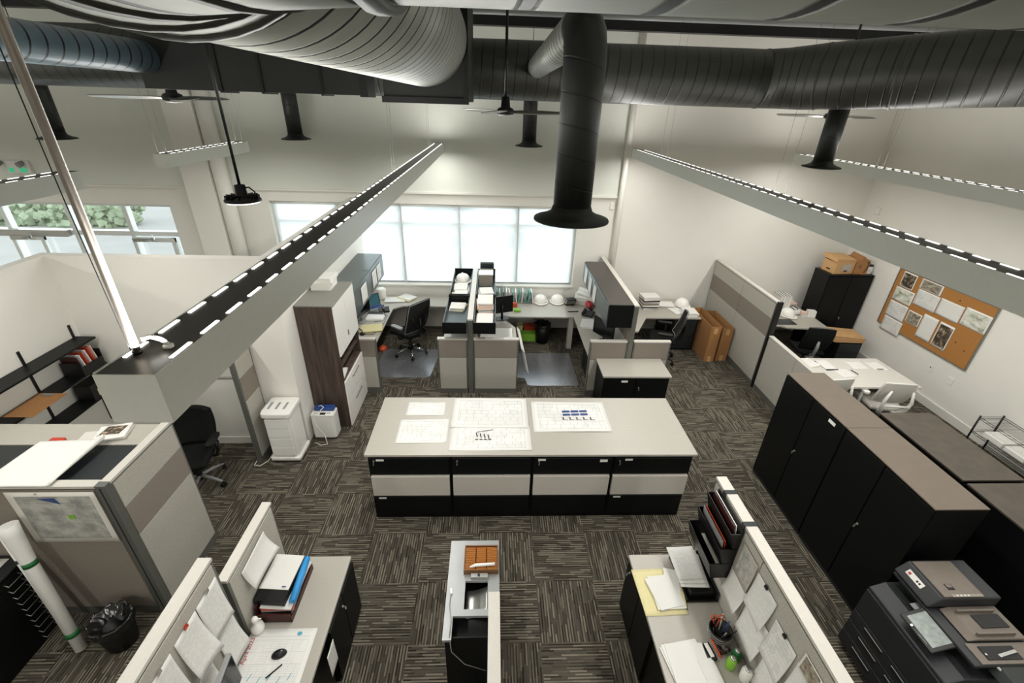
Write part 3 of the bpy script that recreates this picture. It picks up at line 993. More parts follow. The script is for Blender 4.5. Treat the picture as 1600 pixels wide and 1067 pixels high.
for (x, y, z) in ((-3.4, -1.8, 3.9), (0.0, -2.4, 3.9), (3.4, -1.8, 3.9)):
    dup(t, (x, y, z), 0, 'added high bay fill lamp, unseen behind the viewpoint at the %s' % {-3.4: 'left', 0.0: 'centre', 3.4: 'right'}[x], 'added fill lamps behind the viewpoint')
    fill_light(x, y, z)

# ceiling fans
def fan(x, y, z, a0, label):
    t = thing('ceiling_fan', label, 'ceiling fan', (x, y, z), 'ceiling fans below the ducts')
    b = MB(); b.cyl((x, y, z + 0.1), (x, y, ZC), 0.016); b.build('rod', 'black_plastic', t)
    b = MB(); b.lathe([(0.0, 0.17), (0.045, 0.17), (0.055, 0.06), (0.09, 0.045), (0.105, 0.02), (0.1, -0.015), (0.0, -0.02)], (x, y, z)); b.build('motor', 'black_plastic', t)
    b = MB(); b.lathe([(0.085, -0.015), (0.075, -0.032), (0, -0.04)], (x, y, z)); b.build('cap', 'silver', t)
    for k in range(3):
        a = R(a0 + 120 * k)
        def fn(u, v, a=a):
            r = 0.1 + 0.66 * u
            wd = (0.055 + 0.035 * math.sin(PI * min(1, u * 1.1))) * (1 if u < 0.94 else 0.7)
            s = (v - 0.5) * 2 * wd
            return (x + r * math.cos(a) - s * math.sin(a), y + r * math.sin(a) + s * math.cos(a), z + 0.01 + 0.2 * s)
        b = MB(); b.sheet(14, 4, fn, 0.008)
        b.build('blade', 'aluminium', t)
    return t


fan(0.13, 6.0, 4.33, 12, 'ceiling fan hanging at centre between the big ducts')
fan(-3.5, 5.72, 4.37, 195, 'ceiling fan at left below the rectangular duct')
fan(4.95, 7.25, 4.38, 10, 'ceiling fan at right behind the diagonal duct')

# exit sign with emergency heads on the far wall
t = thing('exit_sign', 'white emergency exit sign with lamp heads high on the far left wall', 'exit sign', (-8.6, YW - 0.07, 3.05))
bx('sign_box', 'white_plastic', t, -8.78, -8.38, YW - 0.12, YW - 0.06, 3.05, 3.27, bevel=0.006)
bx('pictogram', 'exit_green', t, -8.75, -8.66, YW - 0.124, YW - 0.119, 3.07, 3.15)
bx('pictogram', 'exit_green', t, -8.56, -8.44, YW - 0.124, YW - 0.119, 3.07, 3.15)
for x in (-8.85, -8.47):
    b = MB(); b.cyl((x, YW - 0.1, 3.24), (x - 0.02, YW - 0.2, 3.2), 0.035, 0.05); b.build('lamp_head', 'grey_plastic', t)
o = tag(bx('motion_sensor', 'white_plastic', None, XR - 0.03, XR, 8.68, 8.8, 2.7, 2.84, bevel=0.01), 'small white sensor high in the right back corner', 'sensor')
tag(bx('junction_box', 'white_plastic', None, 2.30, 2.38, YW - 0.03, YW, 2.62, 2.75, bevel=0.003), 'small white box on the wall left of the corner pipe', 'junction box')


# ================================================================== PARTITIONS
TALL = [(0.10, 1.0, 'fabric_light'), (1.0, 1.33, 'fabric_dark'), (1.33, 1.61, 'fabric_light')]
LOW = [(0.09, 0.70, 'fabric_light'), (0.70, 1.02, 'fabric_dark')]


def partition(label, p0, p1, ztop, rows, splits=(), th=0.075, name='cubicle_partition', group=None, cap='panel_cap'):
    """screen from p0 to p1 (axis-aligned, centre line)"""
    alongx = abs(p1[0] - p0[0]) > abs(p1[1] - p0[1])
    a0, a1 = (p0[0], p1[0]) if alongx else (p0[1], p1[1])
    c = p0[1] if alongx else p0[0]
    t = thing(name, label, 'partition', ((p0[0] + p1[0]) / 2, (p0[1] + p1[1]) / 2, 0), group)

    def B(b, s0, s1, w, z0, z1):
        if alongx:
            b.box(s0, s1, c - w / 2, c + w / 2, z0, z1)
        else:
            b.box(c - w / 2, c + w / 2, s0, s1, z0, z1)
    b = MB(); B(b, a0, a1, th - 0.012, 0.0, ztop - 0.025); b.build('frame', 'panel_trim', t)
    b = MB(); B(b, a0, a1, th, ztop - 0.025, ztop); b.build('cap', cap, t, bevel=0.002)
    cuts = [a0] + list(splits) + [a1]
    for i in range(len(cuts) - 1):
        for z0, z1, m_ in rows:
            b = MB(); B(b, cuts[i] + 0.022 if i == 0 else cuts[i] + 0.004, cuts[i + 1] - (0.022 if i == len(cuts) - 2 else 0.004), th, z0 + 0.003, z1 - 0.003)
            b.build('fabric_panel', m_, t, bevel=0.004)
    return t


ROWS_L = [(0.10, 0.70, 'fabric_light'), (0.70, 1.01, 'fabric_dark')]
partition('low fabric screen end between the left window desk and the aisle', (-2.17, 6.53), (-1.88, 6.53), 1.03, ROWS_L)
partition('low fabric screen at the front of the centre pod, left half', (-0.89, 6.52), (-0.405, 6.52), 1.05, LOW)
partition('low fabric screen at the front of the centre pod, right half', (-0.305, 6.52), (0.43, 6.52), 1.05, LOW)
partition('high narrow dividing screen running back through the centre pod to the window', (-0.355, 6.485), (-0.355, 9.04), 1.4, [(0.1, 0.7, 'fabric_light'), (0.7, 1.36, 'fabric_dark')], (7.3, 8.2), th=0.09)
partition('low fabric screen at the front of the right pod behind the small cabinet', (1.60, 6.48), (2.205, 6.48), 1.05, LOW)
partition('low fabric screen facing the aisle right of the overhead bin divider', (2.315, 6.48), (2.93, 6.48), 1.05, LOW)
partition('tall pale dividing screen behind the black overhead bin of the right pod', (2.26, 6.44), (2.26, 9.04), 1.69, TALL[:2] + [(1.33, 1.65, 'fabric_light')], (7.7,), th=0.085)
partition('tall banded fabric screen running to the back wall beside the cardboard boxes', (4.74, 6.76), (4.74, 9.08), 1.65, TALL, (7.85,))
partition('long low fabric screen continuing forward from the tall banded screen to the black cabinets', (4.74, 4.66), (4.74, 6.69), 1.06, [(0.1, 1.03, 'fabric_light')], (5.9,))
t = thing('partition_post', 'black post where the tall and low right screens meet', 'post', (4.74, 6.725, 0))
bx('post', 'steel_black', t, 4.70, 4.78, 6.70, 6.75, 0, 1.66)
partition('tall banded fabric screen end beside the white air purifier', (-3.14, 4.79), (-3.14, 5.19), 1.65, TALL)
partition('tall banded fabric screen on the aisle side of the left corner cubicle', (-3.11, 2.80), (-3.11, 3.60), 1.65, TALL)
partition('tall fabric screen carrying the pinned area map, front of the left corner cubicle', (-4.95, 2.785), (-3.15, 2.785), 1.65, [(0.1, 1.61, 'fabric_dark')], (-4.3,))
partition('fabric screen with the tall binder stack leaning at it, far one of the near left desk', (-1.90, 2.10), (-1.90, 2.82), 1.39, [(0.1, 0.74, 'fabric_light'), (0.74, 1.35, 'fabric_light')])
partition('tall fabric screen with clipped sheets, nearest at lower left', (-1.905, 0.5), (-1.905, 2.06), 1.70, [(0.1, 1.66, 'fabric_light')], (1.2,), th=0.09)
partition('tall fabric screen with pinned sheets and hanging file rack at lower right', (1.985, 0.5), (1.985, 2.84), 1.64, [(0.1, 1.60, 'fabric_light')], (1.2, 2.05), th=0.09)
partition('narrow pale screen end rising behind the counter at bottom centre', (0.03, 0.5), (0.03, 2.12), 1.2, [(0.1, 1.16, 'fabric_light')], (1.3,), th=0.085)

t = thing('partition_post', 'wide grey metal corner post of the left corner cubicle', 'post', (-3.11, 2.785, 0))
bx('post', 'post_metal', t, -3.152, -3.068, 2.742, 2.80, 0, 1.655, bevel=0.004)
bx('groove', 'ink_black', t, -3.118, -3.108, 2.7405, 2.742, 0.02, 1.63)
# ================================================================== FILING ISLAND
def keylock(t, x, y, z, face, par=None):
    b = MB()
    dx, dy = face
    b.cyl((x, y, z), (x + dx * 0.008, y + dy * 0.008, z), 0.011, n=14)
    b.cbox((x + dx * 0.02, y + dy * 0.02, z - 0.008), (0.004 + abs(dx) * 0.022, 0.004 + abs(dy) * 0.022, 0.02))
    b.cbox((x + dx * 0.026, y + dy * 0.026, z - 0.028), (0.012 if dx == 0 else 0.005, 0.005 if dx == 0 else 0.012, 0.03), (0.2, 0.1, 0.2))
    b.build('lock_key', 'silver', t)


def lateral_file(x0, y0, label, group, front=-1, tags=(), lock=True, depth=0.515):
    """three-drawer lateral file, 0.914 wide, front facing -y (front=-1) or +y"""
    W_, H_ = 0.912, 0.985
    x1 = x0 + W_
    yf, yb = (y0, y0 + depth) if front < 0 else (y0 + depth, y0)
    t = thing('filing_cabinet', label, 'filing cabinet', ((x0 + x1) / 2, (yf + yb) / 2, 0), group)
    s = front
    bx('body', 'metal_black', t, x0 + 0.002, x1 - 0.002, min(yf - s * 0.02, yb), max(yf - s * 0.02, yb), 0.0, H_)
    for i, (z0, z1, m_) in enumerate(((0.70, 0.955, 'metal_black'), (0.395, 0.685, 'drawer_grey'), (0.075, 0.38, 'metal_black'))):
        out = 0.022 if i == 1 else 0.0
        ya, yb2 = yf - s * 0.02, yf + s * out
        d = bx('drawer', m_, t, x0 + 0.018, x1 - 0.018, min(ya, yb2), max(ya, yb2), z0, z1, bevel=0.004, label='pale grey drawer front' if i == 1 else None)
        if i != 1:
            bx('handle', 'metal_charcoal', d, x0 + 0.02, x1 - 0.02, min(yf, yf + s * 0.012), max(yf, yf + s * 0.012), z1 - 0.016, z1 - 0.004)
    if front < 0:
        for (u, z) in tags:
            b = MB(); b.box(x0 + u, x0 + u + 0.085, yf - 0.006, yf - 0.001, z, z + 0.035); b.build('label_holder', 'paper', t)
        if lock:
            keylock(t, x0 + 0.07, yf, 0.90, (0, -1))
    return t


X0 = -1.365
spec = [('black lateral file with pale middle drawer, leftmost under the island top', [(0.095, 0.905), (0.07, 0.33)]),
        ('black lateral file with pale middle drawer, second from left under the island top', []),
        ('black lateral file with pale middle drawer, third from left under the island top', [(0.06, 0.905), (0.76, 0.885)]),
        ('black lateral file with pale middle drawer, rightmost under the island top', [(0.13, 0.905), (0.07, 0.33)])]
for i, (lb, tg) in enumerate(spec):
    lateral_file(X0 + i * 0.915, 3.84, lb, 'lateral files under the island top', -1, tg)
for i in range(4):
    lateral_file(X0 + i * 0.915, 4.36, 'black lateral file in the island back row, %s seen from the window' % ('rightmost', 'second from right', 'second from left', 'leftmost')[i], 'lateral files in the back row of the island', 1, ())
tag(bx('island_worktop', 'laminate', None, -1.385, 2.315, 3.81, 4.90, 0.985, 1.015, bevel=0.004), 'long pale laminate worktop over the filing island', 'worktop')

# ------------------------------------------------------------------ paper helpers
def flat_sheet(name, label, cat, cx, cy, z, w, d, rz, matn, group=None, wave=0.003, th=0.0012, lift=None):
    b = MB()
    ph = random.random() * 6
    cs, sn = math.cos(rz), math.sin(rz)

    def fn(u, v):
        x, y = (u - 0.5) * w, (v - 0.5) * d
        zz = z + 0.001 + wave * (1 + math.sin(ph + u * 5 + v * 3)) * 0.5 * (0.3 + abs(u - 0.5) + abs(v - 0.5))
        if lift:
            zz += lift(u, v)
        return (cx + x * cs - y * sn, cy + x * sn + y * cs, zz)
    b.sheet(10, 10, fn, th)
    return tag(b.build(name, matn), label, cat, group)


def stack(name, label, cat, cx, cy, z, w, d, rz, n, mats, group=None, th=0.008, jitter=0.02):
    """pile of documents or books: one thing, sheets as parts"""
    t = thing(name, label, cat, (cx, cy, z), group)
    zz = z
    for i in range(n):
        k = th * random.uniform(0.7, 1.4)
        b = MB()
        ww, dd = w * random.uniform(0.9, 1.0), d * random.uniform(0.9, 1.0)
        b.cbox((cx + random.uniform(-jitter, jitter), cy + random.uniform(-jitter, jitter), zz + k / 2), (ww, dd, k - 0.0008), (0, 0, rz + random.uniform(-0.1, 0.1)))
        b.build('sheaf', mats[i % len(mats)], t)
        zz += k
    return t, zz


def wall_sheet(name, label, cat, origin, du, dv, matn, curl=0.0, group=None, th=0.001, corner=0.0):
    """sheet hung on a vertical face: origin = lower left corner, du = width vector, dv = height vector"""
    o, du, dv = Vector(origin), Vector(du), Vector(dv)
    nrm = du.cross(dv).normalized()
    b = MB()

    def fn(u, v):
        return o + du * u + dv * v + nrm * (0.004 + curl * (1 - v) ** 2 + corner * (u * (1 - v)) ** 2)
    b.sheet(8, 8, fn, th)
    return tag(b.build(name, matn), label, cat, group)


# drawings on the island
flat_sheet('floor_plan', 'small line drawing at the back left of the island', 'drawing', -0.82, 4.65, 1.015, 0.47, 0.27, 0, 'sheet_plan', 'drawings on the island')
flat_sheet('floor_plan', 'line drawing at the front left of the island', 'drawing', -0.80, 4.22, 1.015, 0.58, 0.43, 0.02, 'sheet_plan', 'drawings on the island')
flat_sheet('floor_plan', 'large drawing sheet lying underneath at left centre of the island', 'drawing', -0.01, 4.10, 1.015, 0.93, 0.44, 0, 'sheet_plan', 'drawings on the island')
t = flat_sheet('floor_plan', 'large drawing sheet on top at left centre of the island', 'drawing', -0.02, 4.57, 1.02, 0.93, 0.60, -0.01, 'sheet_plan', 'drawings on the island')
t = flat_sheet('floor_plan', 'large drawing with a blue building row on the right half of the island', 'drawing', 0.97, 4.50, 1.015, 0.94, 0.60, 0, 'sheet_plan', 'drawings on the island', wave=0.008)
b = MB()
for i in range(3):
    for j in range(2):
        b.cbox((0.93 + i * 0.11, 4.59 - j * 0.065 + i * 0.004, 1.0255), (0.095, 0.035, 0.001), (0, 0, 0.05))
b.build('blue_building_plan', 'blue_dark', t)
b = MB()
for i in range(5):
    b.cbox((0.88 + i * 0.085, 4.45, 1.0255), (0.012, 0.05, 0.001)); b.cbox((0.9 + i * 0.085, 4.425, 1.0255), (0.06, 0.004, 0.001))
b.build('ink_outline', 'ink_black', t)
bpy.context.view_layer.update()
b = MB()
for i in range(4):
    b.cbox((-0.17 + i * 0.045, 4.14 - 0.01 * i, 1.0225), (0.012, 0.075, 0.001), (0, 0, 0.2))
    b.cbox((-0.17 + i * 0.05, 4.06, 1.0225), (0.035, 0.014, 0.001))
b.cbox((-0.08, 4.21, 1.0225), (0.2, 0.008, 0.001), (0, 0, 0.22))
tgt = [o for o in COL.objects if o.get('label', '').startswith('large drawing sheet lying underneath')][0]
b.build('ink_outline', 'ink_black', tgt)

# ================================================================== BLACK STORAGE CABINETS, RIGHT
def door_cabinet(x0, y0, y1, H_, label, depth=0.47, tags=(), group=None, topm='cab_top_taupe', lockz=0.85):
    """two-door steel cabinet, doors facing -x"""
    t = thing('storage_cabinet', label, 'storage cabinet', (x0 + depth / 2, (y0 + y1) / 2, 0), group)
    bx('body', 'metal_black', t, x0 + 0.02, x0 + depth, y0 + 0.002, y1 - 0.002, 0, H_ - 0.012)
    bx('top', topm, t, x0, x0 + depth, y0, y1, H_ - 0.012, H_, bevel=0.002)
    bx('plinth', 'metal_charcoal', t, x0 + 0.008, x0 + 0.02, y0 + 0.01, y1 - 0.01, 0.005, 0.045)
    ym = (y0 + y1) / 2
    d1 = bx('door', 'metal_black', t, x0, x0 + 0.02, y0 + 0.006, ym - 0.006, 0.05, H_ - 0.03, bevel=0.003)
    d2 = bx('door', 'metal_black', t, x0, x0 + 0.02, ym + 0.006, y1 - 0.006, 0.05, H_ - 0.03, bevel=0.003)
    keylock(d1, x0, ym - 0.03, lockz, (-1, 0))
    for (yy, z) in tags:
        bx('label_holder', 'paper', t, x0 - 0.004, x0 - 0.0005, yy - 0.05, yy + 0.05, z, z + 0.035)
    return t


door_cabinet(3.63, 3.555, 4.62, 1.6, 'tall black two door steel cabinet beside the low screen, farther one of the row', tags=((3.74, 1.5),), group='tall black cabinets along the right aisle')
door_cabinet(3.63, 2.50, 3.55, 1.6, 'tall black two door steel cabinet behind the copier, nearer one of the row', group='tall black cabinets along the right aisle')
b = MB()


def low_cab(x0, x1, y0, y1, H_, label):
    t = thing('low_cabinet', label, 'cabinet', ((x0 + x1) / 2, (y0 + y1) / 2, 0), 'low dark cabinets behind the tall row')
    bx('body', 'metal_black', t, x0 + 0.01, x1, y0 + 0.01, y1 - 0.01, 0, H_ - 0.02)
    bx('top', 'cab_top_brown', t, x0, x1, y0, y1, H_ - 0.02, H_, bevel=0.003)
    for k in range(3):
        bx('drawer', 'metal_black', t, x0 + 0.03, x1 - 0.03, y0 - 0.002, y0 + 0.01, 0.06 + k * (H_ - 0.1) / 3, 0.04 + (k + 1) * (H_ - 0.1) / 3, bevel=0.003)
    return t


low_cab(4.57, 5.20, 3.09, 4.17, 1.33, 'dusty dark brown topped cabinet between the tall row and the right wall, farther one')
low_cab(4.57, 5.30, 2.0, 3.05, 1.33, 'dusty dark brown topped cabinet at the right edge of the picture, nearer one')
t = tag(bx('white_carton', 'white_plastic', None, 5.34, 5.75, 2.75, 3.1, 0, 1.33), 'white carton at the right edge beside the dark brown topped cabinets', 'carton')

# small cabinet in front of the right pod
t = thing('small_cabinet', 'low black two door cabinet with pale top before the right pod', 'cabinet', (2.26, 6.12, 0))
bx('body', 'metal_black', t, 1.74, 2.78, 5.91, 6.42, 0, 0.71)
bx('top', 'laminate', t, 1.72, 2.80, 5.87, 6.43, 0.71, 0.74, bevel=0.003)
for k in (0, 1):
    d_ = bx('door', 'metal_black', t, 1.75 + k * 0.515, 2.255 + k * 0.515, 5.89, 5.91, 0.05, 0.69, bevel=0.003)
keylock(d_, 2.31, 5.89, 0.52, (0, -1))
bx('label_holder', 'paper', t, 2.02, 2.12, 5.886, 5.889, 0.62, 0.655)

# ================================================================== LEFT WINDOW STATION
t = thing('storage_tower', 'tall dark wood tower with white doors, open shelves and white drawers', 'cabinet', (-2.38, 6.03, 0))
b = MB()
x0, x1, y0, y1 = -2.625, -2.13, 5.57, 6.49
b.box(x0, x1, y0, y0 + 0.025, 0, 1.98); b.box(x0, x1, y1 - 0.025, y1, 0, 1.98)
b.box(x0, x0 + 0.02, y0 + 0.025, y1 - 0.025, 0, 1.98)
for z in (0.0, 0.80, 1.20):
    b.box(x0 + 0.02, x1 - 0.005, y0 + 0.025, y1 - 0.025, z, z + 0.022)
b.box(x0 + 0.02, x1 - 0.02, y0 + 0.025, y1 - 0.025, 1.01, 1.028)
b.build('carcass', 'dark_wood', t)
bx('top', 'top_grey', t, x0, x1 + 0.02, y0 - 0.002, y1 + 0.002, 1.98, 1.998, bevel=0.002)
for k in (0, 1):
    d_ = bx('door', 'white_gloss', t, x1 - 0.003, x1 + 0.02, y0 + 0.003 + k * 0.459, y0 + 0.458 + k * 0.459, 1.222, 1.975, bevel=0.002)
    if k == 0:
        b = MB(); b.box(x1 + 0.02, x1 + 0.03, y0 + 0.415, y0 + 0.445, 1.36, 1.44); b.build('handle', 'aluminium', d_, bevel=0.003)
for k in (0, 1):
    z0 = 0.025 + k * 0.39
    d_ = bx('drawer', 'white_gloss', t, x1 - 0.003, x1 + 0.02, y0 + 0.003, y1 - 0.003, z0, z0 + 0.385, bevel=0.002)
    b = MB(); b.box(x1 + 0.032, x1 + 0.04, y0 + 0.3, y0 + 0.62, z0 + 0.3, z0 + 0.312)
    for yy in (0.3, 0.605):
        b.box(x1 + 0.018, x1 + 0.034, y0 + yy, y0 + yy + 0.015, z0 + 0.3, z0 + 0.312)
    b.build('handle', 'chrome', d_)
stack('paper_pile', 'small pile of papers in the open shelf of the wood tower', 'papers', -2.25, 5.75, 0.822, 0.2, 0.24, 0.1, 5, ['paper'], th=0.012)
stack('binder_pile', 'pile of white binders on top of the wood tower', 'binders', -2.44, 6.28, 1.998, 0.3, 0.32, 0.05, 3, ['white_plastic', 'paper', 'white_plastic'], th=0.05, jitter=0.008)


def overhead_bin(label, x0, x1, y0, y1, z0, z1, face, seam, m_='bin_steel', sheets=()):
    t = thing('overhead_bin', label, 'overhead cabinet', ((x0 + x1) / 2, (y0 + y1) / 2, z0))
    bx('body', m_, t, x0, x1, y0, y1, z0, z1, bevel=0.003)
    xf = x1 if face > 0 else x0
    for (a, c_) in ((y0 + 0.005, seam - 0.004), (seam + 0.004, y1 - 0.005)):
        bx('flipper_door', m_, t, min(xf, xf + face * 0.018), max(xf, xf + face * 0.018), a, c_, z0 - 0.005, z1 - 0.008, bevel=0.003)
    if m_ != 'bin_steel' or face < 0:
        bx('top', 'bin_top', t, x0, x1, y0, y1, z1, z1 + 0.004)
    b = MB()
    b.box(min(xf - face * 0.1, xf), max(xf - face * 0.1, xf) - 0.0, seam - 0.003, seam + 0.003, z1, z1 + 0.002)
    b.bm.verts.ensure_lookup_table()
    for v_ in b.bm.verts:
        v_.co.z += 0.004
    b.build('joint_strip', 'steel_black', t)
    return t


overhead_bin('grey green steel overhead bins on the left wall before the window', -2.62, -2.17, 6.56, 8.62, 1.36, 1.78, 1, 7.62)
for i, (y, w_) in enumerate(((6.98, 0.34), (7.72, 0.3), (8.08, 0.28))):
    wall_sheet('posted_sheet', ('printed sheet posted on the near door of the left bins', 'first printed sheet posted on the far door of the left bins', 'farthest printed sheet posted on the left bins')[i], 'paper',
               (-2.148, y, 1.40), (0, w_, 0), (0, 0, 0.30), 'sheet_text', 0.002)
# under-bin screen panel and black bag shape: side of the station
tag(bx('tack_board', 'fabric_light', None, -2.625, -2.6, 6.6, 8.6, 0.8, 1.34), 'pale tack board under the left overhead bins', 'tack board')


def worktop(label, pts, legs=(), z=0.74, name='desk', m_='laminate', panels=()):
    t = thing(name, label, 'desk', (sum(p[0] for p in pts) / len(pts), sum(p[1] for p in pts) / len(pts), 0))
    b = MB(); b.prism(pts, z - 0.03, z); b.build('desk_top', m_, t, bevel=0.003)
    for (x, y, w_, d_) in legs:
        bx('leg', 'panel_cap', t, x - w_ / 2, x + w_ / 2, y - d_ / 2, y + d_ / 2, 0, z - 0.03)
    for q in panels:
        bx('side_panel', 'panel_cap', t, *q)
    return t


worktop('L shaped pale desk under the left overhead bins and window', [(-2.6, 6.58), (-1.99, 6.58), (-1.99, 8.35), (-1.82, 8.5), (-0.42, 8.5), (-0.42, 9.04), (-2.6, 9.04)],
        legs=((-0.5, 8.75, 0.04, 0.5), (-2.56, 7.6, 0.05, 0.05)), panels=((-2.6, -1.9, 9.0, 9.03, 0.05, 0.7), (-1.9, -0.45, 9.0, 9.03, 0.05, 0.7)))


def laptop(label, x, y, z, rz):
    t = thing('laptop', label, 'laptop', (0, 0, 0))
    b = MB(); b.rbox(0.34, 0.24, 0.016, 0.015); b.build('base', 'silver', t)
    b = MB(); b.cbox((0, 0.02, 0.0175), (0.29, 0.12, 0.003)); b.build('keyboard', 'blue_dark', t)
    b = MB(); b.cbox((0, 0.155, 0.115), (0.34, 0.008, 0.225), (-0.25, 0, 0)); b.build('lid', 'black_plastic', t)
    b = MB(); b.cbox((0, 0.1495, 0.116), (0.31, 0.004, 0.2), (-0.25, 0, 0)); b.build('screen', 'screen_lit', t)
    t.location = (x, y, z); t.rotation_euler = (0, 0, rz)
    return t


laptop('open laptop with teal lit screen on the left window desk', -2.33, 8.38, 0.742, R(40))


def monitor(label, x, y, z, rz, w=0.52, h=0.31, m_='black_plastic', scr='screen_off', pole=0.12):
    t = thing('monitor', label, 'monitor', (0, 0, 0))
    b = MB(); b.cbox((0, 0, pole + h / 2), (w, 0.035, h)); b.build('casing', m_, t, bevel=0.006)
    b = MB(); b.cbox((0, -0.019, pole + h / 2), (w - 0.03, 0.004, h - 0.03)); b.build('screen', scr, t)
    b = MB(); b.cyl((0, 0.03, 0.01), (0, 0.03, pole + h * 0.5), 0.022); b.rbox(0.24, 0.18, 0.012, 0.03, (0, 0.02, 0)); b.build('stand', m_, t)
    t.location = (x, y, z); t.rotation_euler = (0, 0, rz)
    return t


monitor('dark monitor under the left overhead bins', -2.42, 7.75, 0.742, R(70), 0.5, 0.3, 'grey_plastic')
monitor('black monitor tucked below the near end of the left bins', -2.44, 7.15, 0.742, R(85), 0.45, 0.28)
b = MB(); b.lathe([(0.0, 0), (0.085, 0.0), (0.1, 0.02), (0.1, 0.2), (0.085, 0.225), (0, 0.23)], (-2.32, 8.87, 0.742)); o = tag(b.build('paper_roll', 'white_plastic'), 'white round canister at the window corner of the left desk', 'canister')
stack('magazine_pile', 'open white booklet beside the laptop near the window', 'papers', -2.02, 8.78, 0.742, 0.42, 0.28, 0.1, 3, ['paper', 'sheet_text'], th=0.008)
stack('envelope_pile', 'cream envelopes lying on the window counter', 'papers', -1.80, 8.86, 0.742, 0.34, 0.26, -0.5, 3, ['paper', 'paper_cream'], th=0.012)
stack('notebook', 'white closed notebook at the middle of the left window desk', 'papers', -2.23, 7.88, 0.742, 0.34, 0.22, 0.05, 2, ['paper', 'white_plastic'], th=0.012)
t = tag(bx('keyboard', 'grey_plastic', None, -2.42, -2.12, 8.04, 8.16, 0.742, 0.765, bevel=0.004), 'grey keyboard on the left window desk', 'keyboard')
b = MB()
for i in range(12):
    for j in range(4):
        b.box(-2.41 + i * 0.0238, -2.39 + i * 0.0238, 8.05 + j * 0.026, 8.072 + j * 0.026, 0.765, 0.770)
b.build('keys', 'black_plastic', t)
stack('folder_pile', 'cream folders with loose sheets near the aisle end of the left desk', 'papers', -2.2, 7.42, 0.742, 0.4, 0.3, 0.2, 4, ['paper_cream', 'paper', 'cardboard_pale'], th=0.009)
t = thing('headset', 'black headset lying on the near end of the left window desk', 'headset', (-2.4, 7.2, 0.742))
b = MB(); b.tube([(-2.47 + 0.09 * math.cos(R(a)) + 0.09, 7.2 + 0.09 * math.sin(R(a)), 0.765 + 0.05 * math.sin(R(max(0, a)))) for a in range(0, 181, 15)], 0.008, 8); b.build('headband', 'black_plastic', t)
for s in (0, 0.18):
    b = MB(); b.lathe([(0, 0), (0.04, 0), (0.045, 0.012), (0.035, 0.03), (0, 0.032)], (-2.47 + s, 7.2, 0.744)); b.build('ear_cup', 'black_plastic', t)
t = thing('cable_tangle', 'black desk phone and cords piled on the left window desk', 'phone', (-2.13, 8.18, 0.742))
b = MB(); b.cbox((-2.13, 8.22, 0.772), (0.2, 0.16, 0.045), (0.2, 0, 0.3)); b.build('phone_body', 'black_plastic', t, bevel=0.006)
b = MB(); b.cbox((-2.15, 8.25, 0.81), (0.05, 0.19, 0.035), (0.1, 0, 0.3)); b.build('handset', 'black_plastic', t, bevel=0.01)
b = MB(); b.tube([(-2.1, 8.12, 0.75), (-2.04, 7.95, 0.746), (-2.06, 7.8, 0.746), (-2.2, 7.72, 0.746)], 0.004, 6); b.tube([(-2.2, 8.15, 0.75), (-2.02, 8.0, 0.748), (-2.02, 7.6, 0.748), (-2.1, 7.2, 0.748), (-2.35, 7.2, 0.748)], 0.004, 6); b.build('cord', 'black_plastic', t)
b = MB(); b.tube([(-1.45, 9.0, 0.45), (-1.42, 8.96, 0.5), (-1.38, 8.9, 0.42), (-1.5, 8.8, 0.3), (-1.62, 8.7, 0.22)], 0.012, 8)
tag(b.build('power_cable', 'black_plastic'), 'black cable looping below the window counter', 'cable')
b = MB(); b.lathe([(0, 0), (0.09, 0.0), (0.1, 0.03), (0.07, 0.06), (0, 0.07)], (-2.2, 8.02, 0)); tag(b.build('floor_bag', 'orange_red'), 'small orange object on the floor under the left window desk', 'bag')

# ================================================================== CENTRE POD
def tray_bin(label, x0, x1, y0, y1, z0=1.21, z1=1.40):
    """open-top overhead shelf box"""
    t = thing('overhead_tray', label, 'overhead shelf', ((x0 + x1) / 2, (y0 + y1) / 2, z0), 'open topped overhead shelves of the centre pod')
    b = MB()
    b.box(x0, x1, y0, y0 + 0.018, z0, z1); b.box(x0, x1, y1 - 0.018, y1, z0, z1)
    b.build('end_panel', 'metal_black', t)
    b = MB(); b.box(x0, x1, y0 + 0.018, y1 - 0.018, z0, z0 + 0.03); b.build('shelf_floor', 'bin_steel', t)
    b = MB(); b.box(x0, x0 + 0.012, y0 + 0.018, y1 - 0.018, z0 + 0.03, z1 - 0.03); b.box(x1 - 0.012, x1, y0 + 0.018, y1 - 0.018, z0 + 0.03, z1 - 0.03)
    b.build('side_rail', 'bin_steel', t)
    return t


tray_bin('open overhead shelf holding two papers, near left of the centre pod divider', -0.78, -0.41, 6.35, 7.5)
tray_bin('open overhead shelf holding the hard hat, far left of the centre pod divider', -0.78, -0.41, 7.54, 8.95)
tray_bin('open overhead shelf heaped with papers, near right of the centre pod divider', -0.30, 0.05, 6.35, 7.5)
tray_bin('open overhead shelf with a grey box, far right of the centre pod divider', -0.30, 0.05, 7.54, 8.95)


